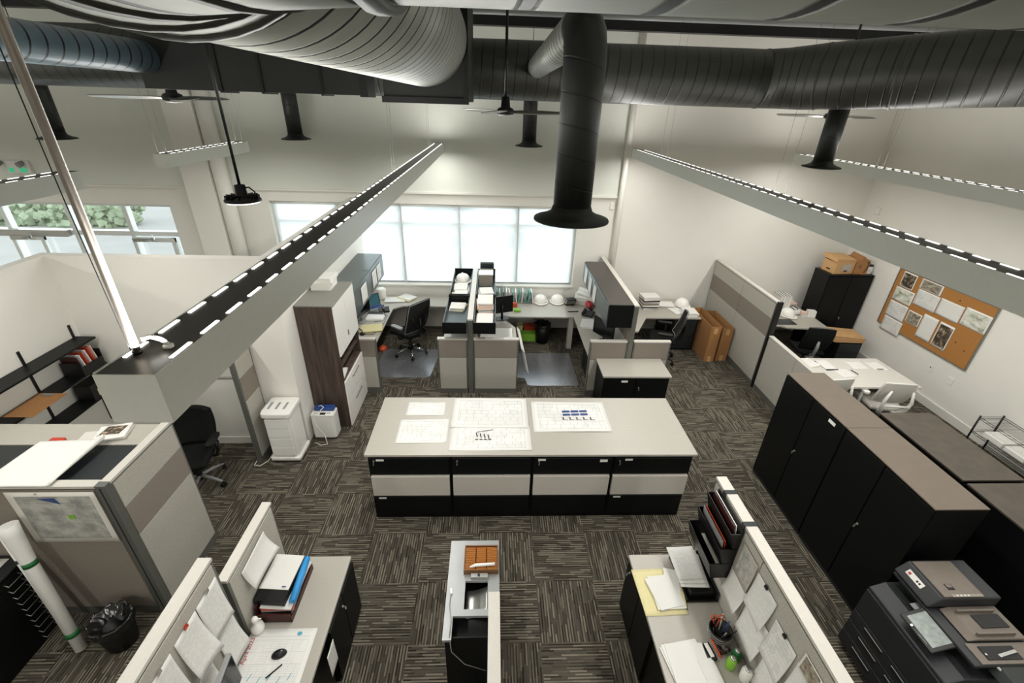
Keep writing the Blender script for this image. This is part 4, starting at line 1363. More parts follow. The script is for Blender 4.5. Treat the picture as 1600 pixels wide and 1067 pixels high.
def hard_hat(label, x, y, z, rz=0, s=1.0, m_='helmet_white'):
    t = thing('hard_hat', label, 'hard hat', (0, 0, 0), 'white hard hats')
    b = MB()
    b.lathe([(0.145, 0.02), (0.14, 0.05), (0.125, 0.1), (0.09, 0.14), (0.04, 0.158), (0.0, 0.16)], (0, 0, 0), n=32)
    b.build('shell', m_, t)
    b = MB(); b.prism([(0.165 * math.cos(2 * PI * k / 28), (0.15 + (0.06 if math.sin(2 * PI * k / 28) < 0 else 0.0) * abs(math.sin(2 * PI * k / 28))) * math.sin(2 * PI * k / 28)) for k in range(28)], 0.012, 0.022)
    b.build('brim', m_, t)
    b = MB(); b.tube([(0, 0.13 * math.cos(R(a)), 0.03 + 0.137 * math.sin(R(a))) for a in range(20, 161, 14)], 0.012, 8); b.build('ridge', m_, t)
    t.location = (x, y, z); t.rotation_euler = (0, 0, rz)
    t.scale = (s, s, s)
    return t


hard_hat('white hard hat in the far left shelf of the centre pod', -0.60, 8.62, 1.242, R(20))
stack('paper_pile', 'white sheets in the far left shelf behind the hard hat shelf edge', 'papers', -0.595, 8.1, 1.24, 0.26, 0.35, 0.1, 4, ['paper', 'sheet_text'], th=0.02)
stack('paper_pile', 'cream papers at the near end of the hard hat shelf', 'papers', -0.595, 7.75, 1.24, 0.26, 0.26, 0.0, 5, ['paper_cream', 'paper', 'sheet_text'], th=0.02)
stack('paper_pile', 'loose printed papers in the near left shelf of the centre pod', 'papers', -0.595, 7.28, 1.24, 0.26, 0.28, -0.05, 4, ['sheet_text', 'paper_cream', 'paper'], th=0.014)
t = tag(bx('file_box', 'tan_plastic', None, -0.27, 0.0, 8.35, 8.75, 1.242, 1.47, bevel=0.006), 'grey file box with white lid in the far right shelf', 'box')
bx('lid', 'white_plastic', t, -0.275, 0.005, 8.34, 8.6, 1.471, 1.49)
stack('paper_pile', 'rolled and stacked papers in the far right shelf of the centre pod', 'papers', -0.125, 7.8, 1.24, 0.26, 0.34, 0.1, 6, ['paper', 'paper_cream', 'sheet_text'], th=0.022)
stack('paper_pile', 'heap of white and pink papers in the near right shelf', 'papers', -0.125, 7.2, 1.24, 0.26, 0.42, 0.08, 9, ['paper', 'paper_pink', 'paper', 'cardboard_pale'], th=0.022)
stack('paper_pile', 'flat pink tinted sheets at the front of the near right shelf', 'papers', -0.125, 6.68, 1.24, 0.26, 0.42, 0.0, 5, ['paper_pink', 'paper', 'sheet_plan'], th=0.016)
tag(bx('printer_head', 'metal_charcoal', None, -0.26, 0.02, 8.82, 8.93, 1.242, 1.56, bevel=0.02), 'dark rounded box end standing at the window end of the right shelves', 'box')

worktop('small desk on the left side of the centre pod divider', [(-0.86, 6.58), (-0.405, 6.58), (-0.405, 8.48), (-0.86, 8.48)], legs=((-0.82, 8.3, 0.05, 0.05),))
worktop('U shaped pale desk between centre pod divider and right pod divider', [(-0.305, 6.58), (0.43, 6.58), (0.43, 7.55), (0.15, 8.05), (1.6, 8.05), (1.6, 6.55), (2.21, 6.55), (2.21, 9.04), (-0.305, 9.04)],
        legs=((1.57, 8.18, 0.09, 0.14), (0.1, 8.2, 0.05, 0.05)), panels=((0.9, 2.2, 9.0, 9.03, 0.05, 0.7),))
stack('paper_pile', 'white papers on the desk at the near left of the centre pod', 'papers', -0.66, 6.78, 0.742, 0.3, 0.3, 0.1, 3, ['paper', 'sheet_text'], th=0.008)
stack('drawing_pile', 'stack of large drawings spread on the centre pod desk', 'drawings', 0.08, 7.02, 0.742, 0.60, 0.80, 0.0, 4, ['sheet_plan', 'paper'], th=0.012)
# large drawing boards standing against the end of the desk
for i, (dx, la) in enumerate(((0.0, 'first large foam board leaning over the end of the centre pod desk'), (0.018, 'second large foam board leaning over the end of the centre pod desk'), (0.036, 'outermost large foam board leaning over the end of the centre pod desk'))):
    b = MB(); b.cbox((0.52 + dx, 7.10 - 0.05 * i, 0.56), (0.012, 0.85, 0.42), (0, R(-12), 0.05)); tag(b.build('foam_board', 'paper'), la, 'board', 'foam boards beside the centre pod')
monitor('black monitor standing in the centre pod, seen from behind', 0.17, 7.95, 0.742, R(200), 0.46, 0.34)
tag(bx('card', 'orange_red', None, 0.40, 0.50, 8.48, 8.56, 0.742, 0.83), 'small red card box on the window desk by the monitor', 'box')
tag(bx('note_pack', 'green_bright', None, 0.42, 0.56, 8.25, 8.36, 0.742, 0.78), 'small green pack on the window desk by the monitor', 'box')
cols = ['teal_folder', 'paper', 'teal_folder', 'paper', 'paper', 'teal_folder', 'paper', 'teal_folder', 'paper', 'teal_folder', 'teal_folder', 'paper']
pos = ['leftmost', 'second', 'third', 'fourth', 'fifth', 'sixth', 'seventh', 'eighth', 'ninth', 'tenth', 'eleventh', 'rightmost']
t = thing('folder_rack', 'wire rack that holds upright folders on the window desk', 'rack', (0.5, 8.8, 0.742))
b = MB()
for i in range(13):
    xx = 0.06 + i * 0.066
    b.tube([(xx, 8.68, 0.75), (xx, 8.68, 0.83), (xx, 8.92, 0.83), (xx, 8.92, 0.75)], 0.003, 6)
b.tube([(0.05, 8.68, 0.748), (0.86, 8.68, 0.748)], 0.004, 6); b.tube([(0.05, 8.92, 0.748), (0.86, 8.92, 0.748)], 0.004, 6)
b.build('wire_frame', 'silver', t)
for i in range(12):
    b = MB()
    b.cbox((0.09 + i * 0.066, 8.8 + random.uniform(-0.02, 0.02), 0.875), (0.022, 0.25, 0.24), (0, random.uniform(-0.22, 0.22), random.uniform(-0.05, 0.05)))
    tag(b.build('folder', cols[i]), '%s upright %s in the rack on the window desk' % (pos[i], 'green folder' if cols[i][0] == 't' else 'white folder'), 'folder', 'upright folders on the window desk')
hard_hat('left one of two white hard hats on the window desk', 1.0, 8.78, 0.742, 0.1)
hard_hat('right one of two white hard hats on the window desk', 1.36, 8.8, 0.742, -0.1)
b = MB(); b.tube([(1.85, 8.98, 0.97), (2.18, 8.7, 0.95)], 0.05, 14); b.tube([(1.8, 8.9, 0.93), (2.15, 8.62, 0.92)], 0.045, 14)
tag(b.build('plan_roll', 'paper'), 'thick rolled drawings on the heap at the right window corner', 'rolls')
stack('paper_heap', 'heap of papers at the right corner of the window desk', 'papers', 1.95, 8.82, 0.742, 0.45, 0.38, -0.3, 7, ['paper', 'sheet_text', 'paper'], th=0.022)
stack('book_pile', 'black and white books at the right end of the window desk', 'books', 1.62, 8.7, 0.742, 0.2, 0.16, 0.1, 5, ['black_plastic', 'paper', 'black_plastic', 'silver'], th=0.025)
t = thing('tape_dispenser', 'red handled tape gun in the right window corner', 'tape gun', (1.98, 8.5, 0.742))
b = MB(); b.cbox((1.98, 8.5, 0.82), (0.1, 0.16, 0.1), (0.3, 0.2, 0.4)); b.build('body', 'ink_red', t, bevel=0.02)
b = MB(); b.cbox((1.98, 8.44, 0.765), (0.05, 0.18, 0.045), (0.1, 0, 0.4)); b.build('grip', 'black_plastic', t, bevel=0.01)
t = thing('desk_phone', 'dark green black desk phone below the right overhead bin', 'phone', (1.9, 8.15, 0.742))
b = MB(); b.cbox((1.9, 8.15, 0.77), (0.22, 0.2, 0.05), (0.15, 0, -0.5)); b.build('phone_body', 'metal_charcoal', t, bevel=0.008)
b = MB(); b.cbox((1.82, 8.19, 0.81), (0.05, 0.2, 0.035), (0.15, 0, -0.5)); b.build('handset', 'black_plastic', t, bevel=0.01)
b = MB(); b.cbox((1.62, 8.3, 0.75), (0.22, 0.03, 0.012), (0, 0, 0.1)); tag(b.build('stapler', 'black_plastic', bevel=0.004), 'black stapler on the right window desk', 'stapler')
stack('paper_pile', 'white sheets on the right pod desk below the overhead bin', 'papers', 1.84, 7.72, 0.742, 0.3, 0.42, -0.25, 3, ['paper', 'sheet_text'], th=0.006)
overhead_bin('black and steel overhead bin of the right pod', 1.83, 2.215, 6.45, 8.62, 1.31, 1.69, -1, 7.55)
bx('end_cap', 'metal_black', COL.objects['overhead_bin.001'], 1.825, 2.213, 6.432, 6.45, 1.305, 1.688)
for i, (y, z) in enumerate(((8.2, 1.36), (7.75, 1.34), (7.35, 1.32))):
    wall_sheet('posted_sheet', ('farthest sheet posted on the steel door of the right overhead bin', 'middle sheet posted on the steel door of the right overhead bin', 'nearest sheet posted on the steel door of the right overhead bin')[i], 'paper',
               (1.811, y + 0.22, z), (0, -0.22, 0), (0, 0, 0.3), 'sheet_text', 0.01)
monitor('black monitor on the right pod desk turned to the window', 1.93, 6.98, 0.742, R(-60), 0.5, 0.31)
t = thing('glass_star', 'small clear star ornament by the monitor of the right pod', 'ornament', (1.98, 6.72, 0.742))
b = MB()
for k in range(5):
    a = 2 * PI * k / 5 + 0.3
    b.cbox((1.98 + 0.03 * math.cos(a), 6.7, 0.80 + 0.03 * math.sin(a)), (0.06, 0.012, 0.02), (0, -a, 0))
b.build('star', 'silver', t)
b = MB(); b.cyl((1.98, 6.7, 0.742), (1.98, 6.7, 0.77), 0.02); b.build('base', 'silver', t)
t = thing('pen_cup', 'cables and pens beside the near end of the right pod desk', 'cables', (2.1, 6.75, 0.742))
b = MB(); b.tube([(2.0, 6.7, 0.75), (2.08, 6.8, 0.78), (2.16, 6.75, 0.76), (2.1, 6.62, 0.75)], 0.006, 6); b.build('cable', 'black_plastic', t)
tag(bx('pc_tower', 'black_plastic', None, 1.72, 1.92, 7.0, 7.45, 0.0, 0.42, bevel=0.01), 'black computer tower under the right pod desk', 'computer')


def waste_bin(name, label, x, y, r0, r1, h, liner=True, s=1):
    t = thing(name, label, 'waste bin', (x, y, 0))
    b = MB(); b.lathe([(r0 * 0.2, 0.004), (r0, 0.0), (r1, h), (r1 - 0.006, h), (r0 - 0.006, 0.012), (r0 * 0.2, 0.012)], (x, y, 0), n=36); b.build('bucket', 'black_plastic', t)
    if liner:
        b = MB()

        def fn(u, v):
            a = 2 * PI * u
            rr = (r1 + 0.008) if v < 0.35 else (r1 + 0.006) * (1 - (v - 0.35) * 0.8)
            zz = h - 0.07 + v / 0.35 * 0.085 if v < 0.35 else h + 0.015 - (v - 0.35) * 0.12 + 0.008 * math.sin(5 * a) * math.sin(7 * v)
            w_ = 0.006 * math.sin(9 * a) + 0.004 * math.sin(17 * a + 9 * v)
            return (x + (rr + w_) * math.cos(a), y + (rr + w_) * math.sin(a), zz + 1.5 * w_)
        b.sheet(72, 10, fn, 0)
        b.build('bin_liner', 'liner', t)
    return t


mat('liner', '#141414', 0.22, var=0.2, spec=0.7)
waste_bin('waste_bin', 'black lined waste bin below the window desk between the pods', 1.04, 8.42, 0.13, 0.16, 0.42)
b = MB(); b.box(0.6, 0.95, 8.42, 8.62, 0.0, 0.16); tag(b.build('green_carton', 'green_bright'), 'bright green carton on the floor beside the window desk waste bin', 'carton')
b = MB(); b.box(0.68, 0.9, 8.66, 8.86, 0.0, 0.22); tag(b.build('red_carton', 'red_cover'), 'brown red carton behind the green carton', 'carton')
b = MB(); b.box(0.52, 0.64, 8.62, 8.8, 0.0, 0.26); tag(b.build('lime_carton', 'paper_cream'), 'narrow yellow carton standing behind the green carton', 'carton')


def chair_mat(label, pts):
    b = MB(); b.prism(pts, 0.0, 0.004)
    return tag(b.build('chair_mat', 'mat_vinyl'), label, 'chair mat', 'clear chair mats')


chair_mat('clear vinyl chair mat under the big desk chair at left', [(-2.15, 6.98), (-1.2, 6.96), (-1.12, 7.03), (-1.04, 7.9), (-1.15, 8.02), (-2.15, 8.02)])
chair_mat('clear vinyl chair mat with a notch on the floor of the right pod', [(0.7, 6.72), (1.53, 6.72), (1.56, 6.76), (1.54, 7.9), (0.5, 7.9), (0.46, 6.98), (0.60, 6.96), (0.63, 6.75)])

# ================================================================== CHAIRS
def task_chair(name, label, back='mesh', fr='black_plastic', fab='mesh_black', base_m='chrome', bh=0.56, bw=0.47, arm=True, ring_frame=False, arm_pad=None, zs=0.47, z_back=0.56, group=None, lumbar=False, tilt=0.18):
    """swivel chair, sitter faces +y"""
    t = thing(name, label, 'chair', (0, 0, 0), group)
    b = MB()

    def seat(u, v):
        x, y = (u - 0.5), (v - 0.5)
        w_ = 0.50 - 0.05 * (1 - v)
        return (x * w_, y * 0.48 + 0.02, zs + 0.03 * (2 * abs(x)) ** 3 - 0.03 * max(0, v - 0.75) * 4 * 0.5)
    b.sheet(12, 12, seat, 0.055)
    b.build('seat', 'black_fabric' if fab != 'mesh_white' else fab, t, bevel=0.0)
    b = MB()

    def bk(u, v):
        x = (u - 0.5)
        w_ = bw * (0.86 + 0.14 * math.sin(PI * min(1, v * 0.75 + 0.15)))
        cx = abs(x) ** 2 * 4
        return (x * w_, -0.23 - tilt * v * bh / 0.56 * 0.9 + 0.05 * cx + 0.035 * math.sin(PI * v) * -1 * 0.8 + 0.03, z_back + v * bh - 0.03 * cx * (v > 0.85))
    b.sheet(12, 14, bk, 0.018 if back == 'mesh' else 0.05)
    b.build('backrest', fab, t)
    if ring_frame:
        b = MB()
        pts = []
        for k in range(33):
            s = k / 32.0 * 4
            if s < 1: u, v = s, 0
            elif s < 2: u, v = 1, s - 1
            elif s < 3: u, v = 3 - s, 1
            else: u, v = 0, 4 - s
            p = Vector(bk(min(0.97, max(0.03, u)), min(0.98, max(0.02, v))))
            pts.append(p)
        b.tube(pts, 0.013, 8, caps=False)
        b.build('back_frame', fr if fr != 'black_plastic' else 'grey_plastic', t)
    # spine / Y bracket behind the backrest
    b = MB()
    if lumbar:
        for s in (-1, 1):
            b.tube([(s * 0.15, -0.36, z_back + 0.30), (s * 0.19, -0.36, z_back + 0.12), (s * 0.17, -0.34, z_back - 0.02), (s * 0.12, -0.27, zs - 0.02), (s * 0.06, -0.12, zs - 0.05)], [0.014, 0.024, 0.028, 0.028, 0.02], 10)
        b.tube([(-0.18, -0.37, z_back + 0.05), (0.18, -0.37, z_back + 0.05)], 0.02, 8)
    else:
        b.tube([(0, -0.34, z_back + bh * 0.45), (0, -0.34, z_back + 0.1), (0, -0.3, z_back - 0.06), (0, -0.16, zs - 0.045), (0, 0, zs - 0.05)], [0.02, 0.03, 0.03, 0.028, 0.03], 10)
        for s in ((-1, 1) if back == 'mesh' else ()):
            b.tube([(0, -0.34, z_back + 0.08), (s * 0.12, -0.34, z_back + 0.22), (s * 0.17, -0.32, z_back + 0.34)], 0.013, 8)
    b.build('back_bracket', fr, t)
    b = MB(); b.rbox(0.2, 0.24, 0.06, 0.03, (0, 0, zs - 0.09)); b.cyl((0, 0, 0.1), (0, 0, zs - 0.08), 0.026); b.cyl((0, 0, 0.09), (0, 0, 0.27), 0.034)
    b.build('gas_column', 'black_plastic', t)
    if arm:
        for s in (-1, 1):
            b = MB(); b.tube([(s * 0.12, -0.02, zs - 0.06), (s * 0.27, -0.02, zs - 0.04), (s * 0.295, -0.03, zs + 0.05), (s * 0.29, -0.03, zs + 0.2)], [0.018, 0.02, 0.022, 0.02], 10)
            a_ = b.build('armrest', fr, t)
            b = MB(); b.rbox(0.09, 0.27, 0.028, 0.035, (s * 0.285, 0.0, zs + 0.2)); b.build('arm_pad', arm_pad or 'black_plastic', a_)
    b = MB()
    for k in range(5):
        a = R(90 + 72 * k)
        b.tube([(0.02 * math.cos(a), 0.02 * math.sin(a), 0.135), (0.17 * math.cos(a), 0.17 * math.sin(a), 0.12), (0.3 * math.cos(a), 0.3 * math.sin(a), 0.085)], [0.026, 0.02, 0.014], 8)
    b.build('star_base', base_m, t)
    for k in range(5):
        a = R(90 + 72 * k)
        cx, cy = 0.3 * math.cos(a), 0.3 * math.sin(a)
        b = MB()
        ta = a + 0.6 + k
        dx, dy = math.cos(ta), math.sin(ta)
        for s in (-1, 1):
            b.cyl((cx + dx * 0.008 * s, cy + dy * 0.008 * s, 0.03), (cx + dx * 0.024 * s, cy + dy * 0.024 * s, 0.03), 0.029, n=16)
        b.cyl((cx, cy, 0.05), (cx, cy, 0.085), 0.012, n=8)
        b.build('caster', 'black_plastic', t)
    return t


c = task_chair('desk_chair', 'large mesh back desk chair with chrome base at the left window desk', ring_frame=True, fr='black_plastic', bh=0.66, bw=0.58, arm_pad='grey_plastic')
c.location = (-1.60, 7.85, 0.004); c.rotation_euler = (0, 0, R(52))
c = task_chair('desk_chair', 'black mesh chair at the desk between the right pod and the cartons', ring_frame=True, bh=0.52, base_m='black_plastic', arm_pad='black_plastic')
c.location = (3.32, 7.70, 0); c.rotation_euler = (0, 0, R(72))
c = task_chair('desk_chair', 'black padded chair with grey shell at the back right room desk', back='pad', fab='black_fabric', ring_frame=True, bh=0.5, bw=0.48, base_m='grey_plastic', fr='grey_plastic', arm=False)
c.location = (5.95, 7.33, 0); c.rotation_euler = (0, 0, R(-12))
c = task_chair('desk_chair', 'white mesh chair with white arms at the white desk', fab='mesh_white', fr='white_plastic', ring_frame=True, lumbar=True, bh=0.42, bw=0.5, base_m='white_plastic', arm_pad='white_plastic', z_back=0.58, group='white chairs at the white desk')
c.location = (6.02, 5.62, 0); c.rotation_euler = (0, 0, R(-8))
c2 = dup(c, (5.12, 5.74, 0), R(6), 'second white mesh chair mostly hidden behind the tall black cabinets')
c = task_chair('desk_chair', 'black high back chair beside the left corner cubicle', back='pad', fab='black_fabric', bh=0.46, bw=0.46, base_m='grey_plastic', arm=True, z_back=0.52)
c.location = (-3.70, 4.42, 0); c.rotation_euler = (0, 0, R(188))

# ================================================================== LEFT CORNER CUBICLE
t = thing('hutch', 'dark topped hutch inside the left corner cubicle', 'cabinet', (-4.05, 3.08, 1.2))
bx('body', 'metal_charcoal', t, -4.90, -3.19, 2.86, 3.29, 1.25, 1.585)
bx('top', 'bin_dark' if 'bin_dark' in MATS else 'metal_charcoal', t, -4.90, -3.19, 2.855, 3.29, 1.585, 1.60, bevel=0.003)
t = thing('shelf_unit', 'pale topped shelf unit behind the dark hutch of the corner cubicle', 'cabinet', (-4.05, 3.45, 0))
bx('body', 'panel_cap', t, -4.90, -3.16, 3.31, 3.585, 0, 1.58)
bx('top', 'laminate', t, -4.92, -3.155, 3.30, 3.595, 1.58, 1.605, bevel=0.003)
b = MB()


def big(u, v):
    x = -4.03 + 0.60 * u + 0.02 * v
    y = 2.72 + 0.56 * v + 0.03 * u
    z = 1.66 + 0.012 * math.sin(u * 3 + 1) * (1 - v)
    if u > 0.86:
        a = (u - 0.86) / 0.14 * 2.6
        x = -4.03 + 0.60 * 0.86 + 0.03 * math.sin(a) + 0.02 * v
        z = 1.66 + 0.03 * (1 - math.cos(a)) * (0.35 + 0.65 * v)
    return (x, y, z)


b.sheet(40, 16, big, 0.001)
tag(b.build('plotter_sheet', 'paper'), 'big blank white sheet with a curled edge lying on the corner cubicle', 'paper')
t, z_ = stack('magazine_pile', 'pile of magazines with a picture cover on the pale shelf unit', 'magazines', -3.52, 3.44, 1.606, 0.26, 0.22, 0.25, 3, ['paper', 'tan_plastic', 'paper'], th=0.012)
b = MB(); b.sheet(4, 4, lambda u, v: (-3.60 + 0.19 * u, 3.36 + 0.15 * v + 0.03 * u, z_ + 0.003), 0.001); b.build('cover_picture', 'photo_dark', t)
stack('paper_pile', 'thin stack of paper with a black corner on the pale shelf unit', 'papers', -3.62, 3.40, 1.606, 0.22, 0.15, 0.05, 2, ['paper', 'laminate_white'], th=0.012).__class__
tag(bx('red_binder', 'red_cover', None, -3.98, -3.86, 3.31, 3.36, 1.606, 1.64, bevel=0.008), 'red edged folder lying behind the big blank sheet', 'folder')
t = wall_sheet('area_map', 'large area map pinned on the front screen of the corner cubicle', 'map', (-3.86, 2.742, 1.02), (0.69, 0, 0), (0, 0, 0.58), 'sheet_map')
b = MB(); b.prism([(-3.64, 1.53), (-3.50, 1.535), (-3.47, 1.47)], 2.734, 2.736, axis='Y'); b.build('blue_area', 'blue_dark', t)
b = MB(); b.box(-3.47, -3.42, 2.734, 2.736, 1.30, 1.345); b.build('green_area', 'green_bright', t)
b = MB(); b.cyl((-3.62, 2.738, 1.585), (-3.62, 2.73, 1.585), 0.008); b.build('pin', 'silver', t)
# flat file cabinet
t = thing('flat_file', 'black ten drawer plan cabinet below the pinned area map', 'plan cabinet', (-4.4, 2.2, 0))
bx('body', 'metal_black', t, -4.80, -4.03, 1.45, 2.735, 0.0, 0.83)
bx('top', 'metal_charcoal', t, -4.81, -4.02, 1.44, 2.738, 0.83, 0.85, bevel=0.003)
for k in range(10):
    z0 = 0.03 + k * 0.079
    d_ = bx('drawer', 'metal_black', t, -4.03, -4.018, 1.47, 2.68, z0, z0 + 0.074, bevel=0.002)
    b = MB()
    b.tube([(-4.018, 2.62, z0 + 0.05), (-3.985, 2.62, z0 + 0.03), (-3.985, 2.50, z0 + 0.03), (-4.018, 2.50, z0 + 0.05)], 0.0035, 8)
    b.build('handle', 'silver', d_)
for k in (0.35, 0.75):
    bx('lock', 'silver', t, -4.018, -4.012, 2.70, 2.72, k, k + 0.02)
flat_sheet('plan_sheet', 'cream plan sheet lying on the black plan cabinet', 'drawing', -4.42, 2.35, 0.852, 0.6, 0.7, 0.02, 'sheet_plan')
stack('catalogue_pile', 'pile of printed booklets at the lower left corner on the floor', 'papers', -3.72, 1.3, 0.0, 0.3, 0.3, 0.2, 8, ['sheet_text', 'paper', 'black_plastic'], th=0.02)
# paper tubes leaning on the map screen
t = thing('poster_tube', 'thick white poster tube with green bands leaning on the map screen', 'poster tube', (-3.66, 2.5, 0))
A, Bp = Vector((-3.645, 2.42, 0.02)), Vector((-3.86, 2.64, 1.34))
b = MB(); b.tube([A, A.lerp(Bp, 0.7), A.lerp(Bp, 0.93), Bp], [0.045, 0.048, 0.062, 0.068], 24); b.build('rolled_paper', 'paper', t)
for f in (0.12, 0.70):
    b = MB(); b.tube([A.lerp(Bp, f), A.lerp(Bp, f + 0.035)], 0.0505, 24); b.build('green_band', 'green_band', t)
t = thing('poster_tube', 'thin white poster tube behind the thick one at the plan cabinet', 'poster tube', (-3.80, 2.6, 0))
A, Bp = Vector((-3.80, 2.52, 0.02)), Vector((-4.00, 2.68, 1.2))
b = MB(); b.tube([A, Bp], 0.03, 20); b.build('rolled_paper', 'paper', t)
for f in (0.18, 0.75):
    b = MB(); b.tube([A.lerp(Bp, f), A.lerp(Bp, f + 0.03)], 0.032, 20); b.build('dark_band', 'metal_charcoal', t)
waste_bin('waste_bin', 'black waste bin with shiny black liner at lower left', -3.335, 2.49, 0.115, 0.155, 0.33)

# wall shelving in the left office
for i, (z, lb) in enumerate(((1.72, 'upper'), (1.36, 'middle'), (1.0, 'lower'))):
    t = thing('wall_shelf', '%s of the three black shelves on the left office wall' % lb, 'shelf', (-5.0, 4.1, z), 'black wall shelves')
    bx('board', 'metal_black', t, -5.135, -4.90, 3.0, 5.14, z, z + 0.022, bevel=0.002)
    for y in (4.46, 5.12):
        b = MB(); b.prism([(-5.13, z), (-4.93, z), (-5.13, z - 0.09)], y - 0.004, y + 0.004, axis='Y')
        b.build('bracket', 'metal_black', t)
for i, y in enumerate((3.6, 4.46, 5.12)):
    tag(bx('shelf_standard', 'steel_black', None, -5.15, -5.135, y - 0.013, y + 0.013, 0.5, 1.9), ('nearest', 'middle', 'farthest')[i] + ' black slotted shelf standard on the left office wall', 'shelf rail', 'black shelf rails')
t = thing('file_holder', 'black file holder with red folders on the middle wall shelf', 'file holder', (-5.0, 4.95, 1.382))
b = MB(); b.box(-5.12, -4.88, 4.78, 4.79, 1.383, 1.56); b.box(-5.12, -4.88, 5.09, 5.10, 1.383, 1.60); b.box(-5.12, -4.88, 4.79, 5.09, 1.383, 1.39); b.box(-4.89, -4.88, 4.79, 5.09, 1.39, 1.50); b.build('box', 'black_plastic', t)
for k, m_ in enumerate(('maroon', 'paper', 'red_cover', 'paper', 'red_cover', 'paper_pink')):
    b = MB(); b.cbox((-5.01 + 0.0, 4.82 + 0.045 * k, 1.51 + 0.01 * k), (0.2, 0.012, 0.24), (0.15, 0, 0)); b.build('folder', m_, t)
t = thing('file_box', 'black boxes with a yellow label on the lower wall shelf', 'box', (-5.0, 4.9, 1.022))
bx('box', 'black_plastic', t, -5.1, -4.9, 4.78, 5.08, 1.023, 1.23, bevel=0.004)
bx('yellow_label', 'paper_cream', t, -4.899, -4.897, 4.86, 4.96, 1.06, 1.15)
t = tag(bx('clipboard', 'cardboard', None, -5.11, -4.80, 3.98, 4.42, 1.384, 1.389), 'brown clipboard lying on the middle wall shelf', 'clipboard')
b = MB(); b.cbox((-4.98, 4.38, 1.396), (0.12, 0.04, 0.014)); b.build('clip', 'silver', t, bevel=0.003)
# nook behind the corner cubicle
wall_sheet('wall_plan', 'printed plan hung on the wall above the nook chair', 'drawing', (-3.95, 5.205, 1.08), (0.75, 0, 0), (0, 0, 0.42), 'sheet_plan')
tag(bx('wall_screen', 'black_plastic', None, -3.75, -3.2, 5.16, 5.205, 1.52, 1.85, bevel=0.004), 'black screen on the nook wall above the printed plan', 'screen')
t = tag(bx('cable_ring', 'ink_black', None, -3.19, -3.178, 4.97, 4.98, 0.95, 1.35), 'black cord hanging at the tall screen end of the nook', 'cable')

# air purifier
t = thing('air_purifier', 'white air purifier tower on casters before the white wall end', 'air purifier', (-2.79, 4.97, 0))
b = MB(); b.rbox(0.40, 0.38, 0.04, 0.03, (-2.79, 4.97, 0.05)); b.rbox(0.34, 0.34, 0.66, 0.04, (-2.79, 4.99, 0.09)); b.build('body', 'white_plastic', t, bevel=0.004)
for k in range(4):
    b = MB(); b.box(-2.945, -2.65, 4.795, 4.822, 0.12 + 0.152 * k, 0.266 + 0.152 * k); b.build('filter_drawer', 'white_plastic', t, bevel=0.005)
b = MB(); b.rbox(0.38, 0.40, 0.07, 0.05, (-2.79, 4.98, 0.752)); b.build('top_cover', 'white_plastic', t, bevel=0.012)
for k in range(3):
    bx('vent', 'grey_plastic', t, -2.93 + k * 0.1, -2.90 + k * 0.1, 4.90, 5.05, 0.820, 0.8235)
bx('handle', 'white_plastic', t, -3.005, -2.975, 4.88, 5.05, 0.76, 0.80, bevel=0.008)
for x in (-2.94, -2.64):
    for y in (4.83, 5.11):
        b = MB(); b.cyl((x - 0.012, y, 0.026), (x + 0.012, y, 0.026), 0.026, n=16); b.cyl((x, y, 0.04), (x, y, 0.06), 0.01, n=8); b.build('caster', 'black_plastic', t)
b = MB(); b.tube([(-2.98, 4.9, 0.1), (-3.05, 4.82, 0.01), (-3.12, 4.72, 0.008), (-3.2, 4.74, 0.008), (-3.18, 4.79, 0.04)], 0.005, 8); b.build('power_cord', 'white_plastic', t)
# humidifier box
t = thing('dehumidifier', 'low white appliance with black display and blue top beside the wood tower', 'appliance', (-2.42, 5.37, 0))
b = MB(); b.rbox(0.33, 0.22, 0.39, 0.04, (-2.42, 5.385, 0.035)); b.build('body', 'white_plastic', t, bevel=0.006)
b = MB(); b.cbox((-2.42, 5.315, 0.43), (0.29, 0.09, 0.015)); b.build('control_panel', 'white_plastic', t, bevel=0.003)
b = MB(); b.cbox((-2.41, 5.31, 0.44), (0.075, 0.045, 0.006)); b.build('display', 'ink_black', t)
b = MB()
for s in (-1, 1):
    for k in range(3):
        b.cbox((-2.42 + s * 0.09 + k * 0.018 - 0.018, 5.32, 0.44), (0.011, 0.02, 0.005))
b.build('buttons', 'grey_plastic', t)
b = MB(); b.cbox((-2.42, 5.44, 0.45), (0.28, 0.1, 0.05)); b.build('water_tank', 'blue_dark', t, bevel=0.01)
b = MB(); b.tube([(-2.5, 5.42, 0.48), (-2.45, 5.4, 0.52), (-2.41, 5.38, 0.5), (-2.46, 5.33, 0.46), (-2.53, 5.28, 0.45), (-2.52, 5.262, 0.3), (-2.40, 5.22, 0.12), (-2.36, 5.16, 0.01), (-2.45, 5.14, 0.008), (-2.55, 5.2, 0.008)], 0.006, 8); b.build('power_cord', 'white_plastic', t)
for x in (-2.55, -2.29):
    b = MB(); b.cyl((x, 5.30, 0.018), (x + 0.02, 5.30, 0.018), 0.018, n=12); b.build('caster', 'black_plastic', t)

